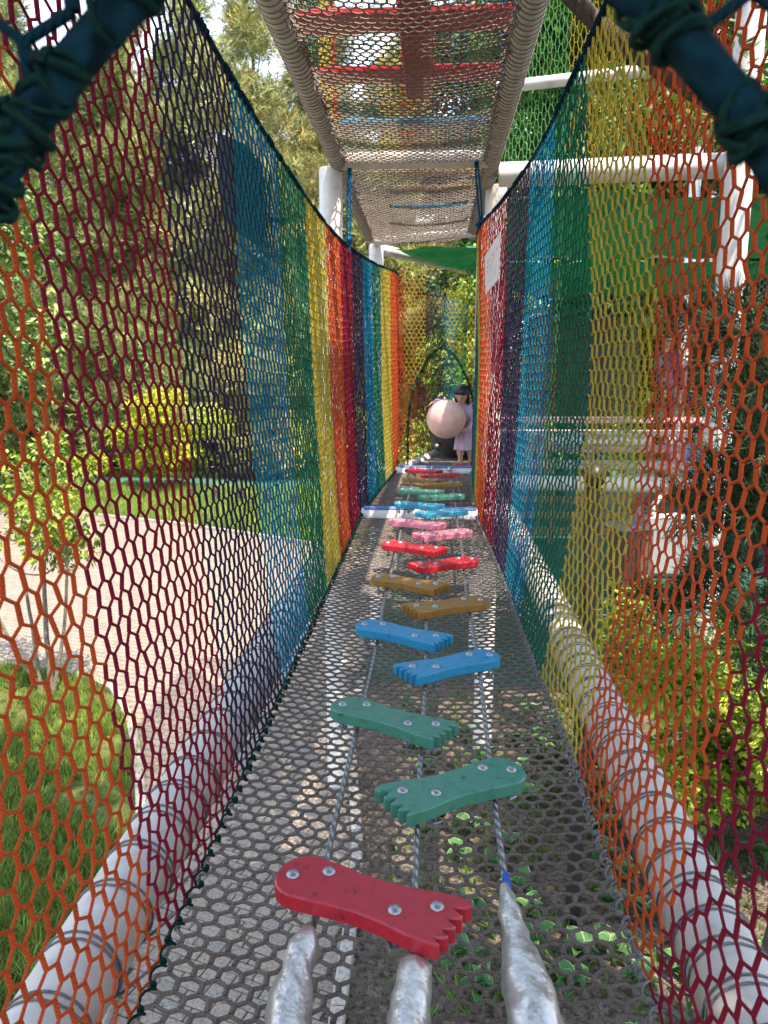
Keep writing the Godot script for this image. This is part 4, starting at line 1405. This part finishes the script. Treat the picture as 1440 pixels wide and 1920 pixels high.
# J: dictionary of joint positions in the figure's own space
func person(label: String, at: Vector3, turn: float, J: Dictionary, s: float, look: Dictionary, cell: float, group := "") -> Node3D:
	var o := thing("person", label, "person", at, group)
	o.rotation.y = turn
	var mb := MB.new()
	var hd: Vector3 = J.head; var nk: Vector3 = J.neck; var ch: Vector3 = J.chest; var hp: Vector3 = J.hip
	var fwd: Vector3 = J.face
	var up: Vector3 = J.get("crown", Vector3.UP)
	var rt := up.cross(fwd).normalized()
	var pr := [[hd + up * .012 * s, hd + up * .02 * s, .098 * s, .098 * s], [hd - up * .03 * s + fwd * .018 * s, hd - up * .055 * s + fwd * .03 * s, .07 * s, .05 * s], [nk, hd - up * .06 * s, .042 * s, .042 * s], [ch, nk, .09 * s, .045 * s],
		[ch + rt * .055 * s, ch - rt * .055 * s, .085 * s, .085 * s], [ch, hp, .095 * s, .09 * s], [hp + rt * .045 * s, hp - rt * .045 * s, .09 * s, .09 * s]]
	for q in ["l", "r"]:
		var sh: Vector3 = J["sh_" + q]; var el: Vector3 = J["el_" + q]; var wr: Vector3 = J["wr_" + q]
		pr.append([nk - up * .02 * s, sh, .045 * s, .05 * s]); pr.append([sh, el, .045 * s, .036 * s]); pr.append([el, wr, .036 * s, .024 * s])
		var kn: Vector3 = J["kn_" + q]; var an: Vector3 = J["an_" + q]; var to: Vector3 = J["to_" + q]
		pr.append([J["hj_" + q], kn, .075 * s, .05 * s]); pr.append([kn, kn.lerp(an, .35), .048 * s, .048 * s]); pr.append([kn, an, .046 * s, .03 * s]); pr.append([an - Vector3(0, .02 * s, 0), to, .033 * s, .024 * s])
	sdf(pr, cell, .035 * s, mb)
	# finer head and hands join the same body mesh
	var hf := [[hd + up * .012 * s, hd + up * .02 * s, .0995 * s, .0995 * s], [hd - up * .03 * s + fwd * .018 * s, hd - up * .055 * s + fwd * .03 * s, .072 * s, .052 * s], [hd + fwd * .096 * s + up * .0 * s, hd + fwd * .102 * s - up * .018 * s, .009 * s, .013 * s],
		[hd + rt * .1 * s, hd + rt * .1 * s - up * .025 * s, .02 * s, .015 * s], [hd - rt * .1 * s, hd - rt * .1 * s - up * .025 * s, .02 * s, .015 * s], [hd + fwd * .083 * s - up * .052 * s + rt * .012 * s, hd + fwd * .083 * s - up * .052 * s - rt * .012 * s, .011 * s, .011 * s]]
	sdf(hf, maxf(cell * .5, .006), .012 * s, mb)
	for q in ["l", "r"]:
		var el: Vector3 = J["el_" + q]; var wr: Vector3 = J["wr_" + q]
		var dir: Vector3 = (J["hand_" + q] as Vector3).normalized() if J.has("hand_" + q) else (wr - el).normalized()
		var nrm: Vector3 = J.get("palm_" + q, Vector3.UP)
		nrm = (nrm - dir * nrm.dot(dir)).normalized()
		sdf(hand_prims(wr, dir, nrm, s * 1.05, 1. if q == "l" else -1.), .0045 if cell < .016 else .007, .006 * s, mb)
	var body := part(mb, "body", M.skin, o)
	# eyes and mouth
	mb = MB.new()
	for sg in [-1., 1.]: mb.ball(hd + fwd * .091 * s + rt * sg * .036 * s + up * .004 * s, Vector3(.013, .008, .009) * s, 8, 6)
	part(mb, "eyes", M.black, body)
	mb = MB.new()
	mb.ball(hd + fwd * .091 * s - up * .054 * s, Vector3(.018, .006, .008) * s, 8, 6)
	part(mb, "mouth", M.lips, body)
	# hair: a cap with a fringe, open over the face
	mb = MB.new()
	var hl: float = look.get("hair_len", .05) * s
	var hpz := [[hd + up * .03 * s - fwd * .018 * s, hd + up * .035 * s - fwd * .02 * s, .108 * s, .108 * s], [hd - fwd * .05 * s, hd - fwd * .05 * s - up * (.04 * s + hl), .085 * s, .06 * s], [hd + fwd * .06 * s + up * .068 * s + rt * .05 * s, hd + fwd * .06 * s + up * .068 * s - rt * .05 * s, .042 * s, .042 * s]]
	for sg in [-1., 1.]:
		hpz.append([hd + rt * sg * .088 * s + up * .02 * s, hd + rt * sg * .09 * s - up * (.03 * s + hl) + fwd * .01 * s, .03 * s, .026 * s])
	sdf(hpz, maxf(cell * .6, .007), .02 * s, mb)
	part(mb, "hair", look.get("hair", M.hair), o)
	# top or dress
	mb = MB.new()
	var cl := [[ch + rt * .055 * s, ch - rt * .055 * s, .1 * s, .1 * s], [ch, hp, .108 * s, .102 * s], [nk - up * .05 * s, ch, .075 * s, .1 * s]]
	for q in ["l", "r"]:
		var sh: Vector3 = J["sh_" + q]; var el: Vector3 = J["el_" + q]; var wr: Vector3 = J["wr_" + q]
		cl.append([nk - up * .055 * s, sh, .05 * s, .062 * s]); cl.append([sh, el, .06 * s, .05 * s])
		if look.get("sleeves", "long") == "long": cl.append([el, el.lerp(wr, .88), .05 * s, .042 * s])
	if look.get("skirt", false):
		var hem: Vector3 = J.hem
		for k in 7:
			var a := TAU * k / 7.
			cl.append([hp + Vector3(cos(a), 0, sin(a)) * .05 * s, hem + Vector3(cos(a), 0, sin(a)) * .13 * s, .07 * s, .062 * s])
		cl.append([hp, hem, .1 * s, .15 * s])
		sdf(cl, cell, .03 * s, mb, hem.y)
		var dress := part(mb, "dress", look.top, o)
		mb = MB.new()
		for sg in [-1., 1.]: mb.tube([nk - up * .02 * s + rt * sg * .06 * s + fwd * .02 * s, nk - up * .05 * s + rt * sg * .035 * s + fwd * .075 * s, nk - up * .085 * s + fwd * .098 * s], [.016 * s, .018 * s, .012 * s], 8)
		part(mb, "collar", M.collar, dress)
	else:
		cl.append([hp + rt * .045 * s, hp - rt * .045 * s, .1 * s, .1 * s])
		sdf(cl, cell, .03 * s, mb)
		part(mb, "shirt", look.top, o)
		mb = MB.new()
		var tr := [[hp + rt * .045 * s, hp - rt * .045 * s, .097 * s, .097 * s]]
		for q in ["l", "r"]:
			tr.append([J["hj_" + q], J["kn_" + q], .088 * s, .066 * s]); tr.append([J["kn_" + q], (J["kn_" + q] as Vector3).lerp(J["an_" + q], .92), .066 * s, .05 * s])
		sdf(tr, cell, .03 * s, mb)
		part(mb, "trousers", look.legs, o)
	for q in ["l", "r"]:
		mb = MB.new()
		var an: Vector3 = J["an_" + q]; var to: Vector3 = J["to_" + q]
		sdf([[an, an - Vector3(0, .02 * s, 0), .036 * s, .036 * s], [an - Vector3(0, .02 * s, 0), to, .037 * s, .029 * s]], maxf(cell * .6, .008), .01, mb)
		part(mb, look.get("foot", "shoe"), look.shoe, o)
	return o

func stand_joints(h: float, lean := Vector3.ZERO) -> Dictionary:   # facing +z, metres
	var s := h / 1.7
	var J := {"head": Vector3(0, 1.57, 0) * s, "neck": Vector3(0, 1.42, 0) * s, "chest": Vector3(0, 1.26, 0) * s, "hip": Vector3(0, .95, 0) * s, "face": Vector3(0, -.1, 1).normalized()}
	for q in [["l", 1.], ["r", -1.]]:
		J["sh_" + q[0]] = Vector3(.17 * q[1], 1.38, 0) * s; J["el_" + q[0]] = Vector3(.23 * q[1], 1.1, .04) * s; J["wr_" + q[0]] = Vector3(.22 * q[1], .88, .14) * s
		J["hj_" + q[0]] = Vector3(.085 * q[1], .9, 0) * s; J["kn_" + q[0]] = Vector3(.095 * q[1], .5, .03) * s; J["an_" + q[0]] = Vector3(.1 * q[1], .085, 0) * s; J["to_" + q[0]] = Vector3(.11 * q[1], .03, .15) * s
		J["palm_" + q[0]] = Vector3(q[1], 0, 0)
	return J

func build_people() -> void:
	# girl in the arch, holding a big ball
	var J := {"head": Vector3(.005, .945, .04), "neck": Vector3(.01, .82, .0), "chest": Vector3(.02, .71, .0), "hip": Vector3(.06, .50, -.01), "face": Vector3(-.42, -.5, .9).normalized(), "crown": Vector3(-.12, 1., .42).normalized(), "hem": Vector3(.075, .23, 0.),
		"sh_r": Vector3(-.10, .785, .02), "el_r": Vector3(-.23, .835, .11), "wr_r": Vector3(-.325, .865, .15), "hand_r": Vector3(-1, -.35, .1), "palm_r": Vector3(-.3, 1, 0),
		"sh_l": Vector3(.13, .775, .0), "el_l": Vector3(.165, .60, .10), "wr_l": Vector3(.085, .50, .20), "hand_l": Vector3(-.75, -.1, .55), "palm_l": Vector3(.5, -.4, .6),
		"hj_r": Vector3(.02, .47, 0), "kn_r": Vector3(.005, .27, .03), "an_r": Vector3(.0, .055, .0), "to_r": Vector3(-.07, .028, .07),
		"hj_l": Vector3(.11, .47, -.02), "kn_l": Vector3(.13, .27, .02), "an_l": Vector3(.14, .055, -.06), "to_l": Vector3(.12, .028, .03)}
	var lilac := mat(lin(.60, .42, .60), .55)
	lilac.albedo_texture = T.speck
	lilac.rim_enabled = true; lilac.rim = .4; lilac.rim_tint = .5
	tri_mat(lilac, 14.)
	person("girl in a lilac dress and orange socks leaning over a big ball in the arch", Vector3(.33, 2.265, -10.16), 0., J, .92, {"skirt": true, "top": lilac, "shoe": mat(lin(.75, .13, .03), .8), "foot": "sock", "hair_len": .085}, .012)
	var mb := MB.new()
	mb.ball(Vector3.ZERO, Vector3.ONE * .25, 48, 32)
	var bm := mat(lin(.80, .52, .46), .36)
	bm.albedo_texture = noise_tex(.01, [Color(.93, .84, .82), Color(1, 1, 1), Color(1, .96, .93)], 256, 4, false, 1., 77)
	bm.subsurf_scatter_enabled = true; bm.subsurf_scatter_strength = .3
	var ball := thing("play_ball", "large pale pink ball held by the girl in the arch", "ball", Vector3(.135, 2.905, -9.98))
	var skin := part(mb, "shell", tri_mat(bm, 2.), ball)
	mb = MB.new()
	mb.ring(Vector3(-.02, .235, .085), Vector3(-.1, .94, .34).normalized(), .012, .004, 14, 6)
	part(mb, "valve", mat(lin(.5, .36, .33), .5), skin)
	# second child behind the ball, in the black tub
	var K := {"head": Vector3(0, .62, .08), "neck": Vector3(0, .50, .03), "chest": Vector3(0, .38, .0), "hip": Vector3(0, .14, -.04), "face": Vector3(.3, -.75, .6).normalized(), "crown": Vector3(0, .6, .75).normalized()}
	for q in [["l", 1.], ["r", -1.]]:
		K["sh_" + q[0]] = Vector3(.11 * q[1], .46, 0); K["el_" + q[0]] = Vector3(.16 * q[1], .30, .10); K["wr_" + q[0]] = Vector3(.08 * q[1], .24, .22)
		K["hj_" + q[0]] = Vector3(.06 * q[1], .13, 0); K["kn_" + q[0]] = Vector3(.1 * q[1], .26, .26); K["an_" + q[0]] = Vector3(.08 * q[1], .05, .30); K["to_" + q[0]] = Vector3(.09 * q[1], .04, .40)
	person("dark-haired child sitting low behind the pink ball", Vector3(.11, 2.42, -11.35), 0., K, .9, {"top": mat(lin(.05, .06, .09), .8), "legs": mat(lin(.03, .03, .04), .8), "shoe": mat(lin(.3, .3, .32), .7)}, .018)
	var tub := thing("black_tub", "black rubber tub with a grey lining on the net floor behind the girl", "tub", Vector3(.38, 2.27, -11.3))
	mb = MB.new()
	mb.lathe([Vector2(0, 0), Vector2(.22, .0), Vector2(.40, .12), Vector2(.47, .30), Vector2(.475, .40), Vector2(.455, .41), Vector2(.44, .40)], 36)
	part(mb, "shell", M.black, tub)
	mb = MB.new()
	mb.lathe([Vector2(.44, .40), Vector2(.43, .30), Vector2(.36, .14), Vector2(.2, .03), Vector2(0, .03)], 36)
	part(mb, "lining", mat(lin(.12, .12, .12), .9), tub)
	# visitors on the garden-side structure
	var G := "visitors on the garden structure"
	var pj := stand_joints(1.15)
	person("child in pink standing on the high green deck", Vector3(4.0, 4.93, -12.2), -.4, pj, 1.15 / 1.55, {"top": mat(lin(.7, .3, .42), .8), "legs": mat(lin(.6, .35, .42), .8), "shoe": mat(lin(.6, .6, .6), .7), "hair_len": .1}, .022, G)
	pj = stand_joints(1.62)
	person("adult in dark purple standing behind the black stripe of the far net", Vector3(3.12, 2.42, -10.9), .6, pj, .98, {"top": mat(lin(.035, .02, .07), .8), "legs": mat(lin(.02, .02, .03), .8), "shoe": mat(lin(.4, .4, .4), .7)}, .026, G)
	pj = stand_joints(1.2)
	person("child in a light blue top beside the stepped platform", Vector3(3.3, 1.62, -9.9), -.8, pj, .78, {"top": mat(lin(.3, .42, .7), .8), "legs": mat(lin(.07, .02, .12), .8), "shoe": mat(lin(.6, .6, .6), .7)}, .022, G)
	pj = stand_joints(1.5)
	person("person in pink and white beyond the dark juniper", Vector3(4.65, 1.4, -10.4), .2, pj, .93, {"top": mat(lin(.72, .42, .48), .8), "legs": mat(lin(.5, .5, .55), .8), "shoe": mat(lin(.6, .6, .6), .7), "hair_len": .1}, .026, G)

# ---------------------------------------------------------------- next bay beyond the arch
func build_next_bay() -> void:
	var o := thing("rainbow_net_wall", "rainbow rope net slanting behind the arch opening", "net")
	hex_net(o, 82, 48, func(u, v): return Vector3(lerpf(-.46, .80, u), 2.3 + v * 2.3, lerpf(-9.9, -14.4, u)) + Vector3(wob(u * 4., v * 2., .05), 0, 0), func(u): return CYCLE[posmod(int(u * 6.4), 6)] + "#%d" % int(u * 6.4), .0040)
	o = thing("rainbow_net_wall", "rainbow rope net closing the far bay on the garden side", "net")
	hex_net(o, 70, 60, func(u, v): return Vector3(lerpf(.56, 1.9, u), 2.3 + v * 2.2, lerpf(-9.9, -13.8, u)) + Vector3(wob(u * 4. + 9., v * 2., .05), 0, 0), func(u): return CYCLE[posmod(int(u * 5.) + 2, 6)] + "#%d" % int(u * 5.), .0045)
	o = thing("floor_net", "grey rope mesh floor of the bay where the girl stands", "net")
	hex_net(o, 96, 30, func(u, v):
		var a := Vector3(-.47, 2.27, -9.75).lerp(Vector3(.62, 2.27, -14.3), u); var b := Vector3(.58, 2.27, -9.75).lerp(Vector3(1.9, 2.27, -13.6), u)
		return a.lerp(b, v) + Vector3(0, -.02 * sin(PI * v) + wob(u * 4., v, .02), 0), func(u): return "deck", .006, 1.25, 4, .16)

# ---------------------------------------------------------------- main
func _ready() -> void:
	rng.seed = 20240521
	noise.noise_type = FastNoiseLite.TYPE_SIMPLEX_SMOOTH
	noise.seed = 7
	noise.frequency = .01
	var cam := Camera3D.new()
	cam.name = "camera"
	cam.position = Vector3(0, 3.55, 0)
	cam.rotation = Vector3(-deg_to_rad(10.605), deg_to_rad(3.822), 0)
	cam.fov = 67.31
	cam.near = .05
	cam.far = 400.
	var lens := CameraAttributesPhysical.new()
	lens.frustum_focal_length = 18.02
	lens.frustum_focus_distance = 2.3
	lens.exposure_aperture = 4.8
	lens.frustum_near = .05
	lens.frustum_far = 400.
	cam.attributes = lens
	add_child(cam)
	print("fov ", cam.fov)
	cam.current = true
	var env := Environment.new()
	env.background_mode = Environment.BG_SKY
	var sky := Sky.new()
	var sm := ProceduralSkyMaterial.new()
	sm.sky_top_color = Color(.66, .74, .85)
	sm.sky_horizon_color = Color(.92, .92, .91)
	sm.sky_curve = .18
	sm.ground_bottom_color = Color(.25, .24, .2)
	sm.ground_horizon_color = Color(.6, .62, .6)
	sm.sky_energy_multiplier = 1.25
	sky.sky_material = sm
	env.sky = sky
	env.tonemap_mode = Environment.TONE_MAPPER_LINEAR
	env.tonemap_exposure = 2.7
	env.sdfgi_enabled = true
	env.ssao_enabled = true
	env.ssil_enabled = true
	var we := WorldEnvironment.new()
	we.environment = env
	add_child(we)
	var sun := DirectionalLight3D.new()
	sun.name = "sun"
	sun.light_energy = 1.55
	sun.light_color = Color(1., .94, .86)
	sun.light_angular_distance = .5
	sun.shadow_enabled = true
	add_child(sun)
	sun.look_at_from_position(Vector3(.28, .90, .34) * 20., Vector3.ZERO, Vector3.UP)

	make_materials()
	M.blue_dark = rope_mat(lin(.004, .09, .20))
	M.green_mesh = mat(lin(.012, .16, .075), .5)
	M.green_mesh.albedo_texture = noise_tex(.03, [grey(.75), grey(.95), grey(1.)], 512, 4, false, 1., 61)
	M.green_mesh.normal_enabled = true; M.green_mesh.normal_texture = T.fine; M.green_mesh.normal_scale = .35
	M.green_mesh.backlight_enabled = true; M.green_mesh.backlight = Color(.2, .5, .32)
	M.green_mesh.cull_mode = BaseMaterial3D.CULL_DISABLED
	tri_mat(M.green_mesh, 4., true)
	M.step_a = mat(lin(.55, .50, .50), .6)
	M.step_b = mat(lin(.52, .32, .34), .6)
	M.wood_dark = mat(lin(.13, .06, .035), .7)
	M.wood_dark.albedo_texture = M.wood.albedo_texture
	tri_mat(M.wood_dark, 2.)
	M.hosta = leaf_mat(Color(.3, .4, .2), .7)
	M.track = mat(lin(.035, .13, .075), .85)
	M.bin_brown = mat(lin(.075, .045, .03), .7)
	M.bin_slat = mat(lin(.10, .062, .042), .65)
	M.lips = mat(lin(.40, .13, .11), .5)
	M.collar = mat(lin(.6, .56, .6), .8)
	print("materials ", Time.get_ticks_msec())
	build_ground()
	build_frame()
	print("ground ", Time.get_ticks_msec())
	build_side_nets()
	build_floor_net()
	arch_wall("entrance_net", "dark blue arched rope entrance close to the viewer", -.040, -.5, .035, 1.22, -.6, .55, 4.7, func(u): return "teal", M.teal)
	arch_wall("arch_net", "rope net wall with the arched opening the girl stands in", .075, -9.75, 0., 1., -.49, .5, 4.72, func(u): return "orange" if u < .06 else "yellow" if u < .33 else "teal" if u < .6 else "yellow#2" if u < .84 else "purple", M.green)
	build_overhead()
	build_next_bay()
	build_green_decks()
	build_garden_structure()
	print("nets ", Time.get_ticks_msec())
	build_boards()
	build_sign()
	build_things()
	build_people()
	print("things ", Time.get_ticks_msec())
	build_plants()
	build_hostas()
	build_grass()
	print("plants ", Time.get_ticks_msec())
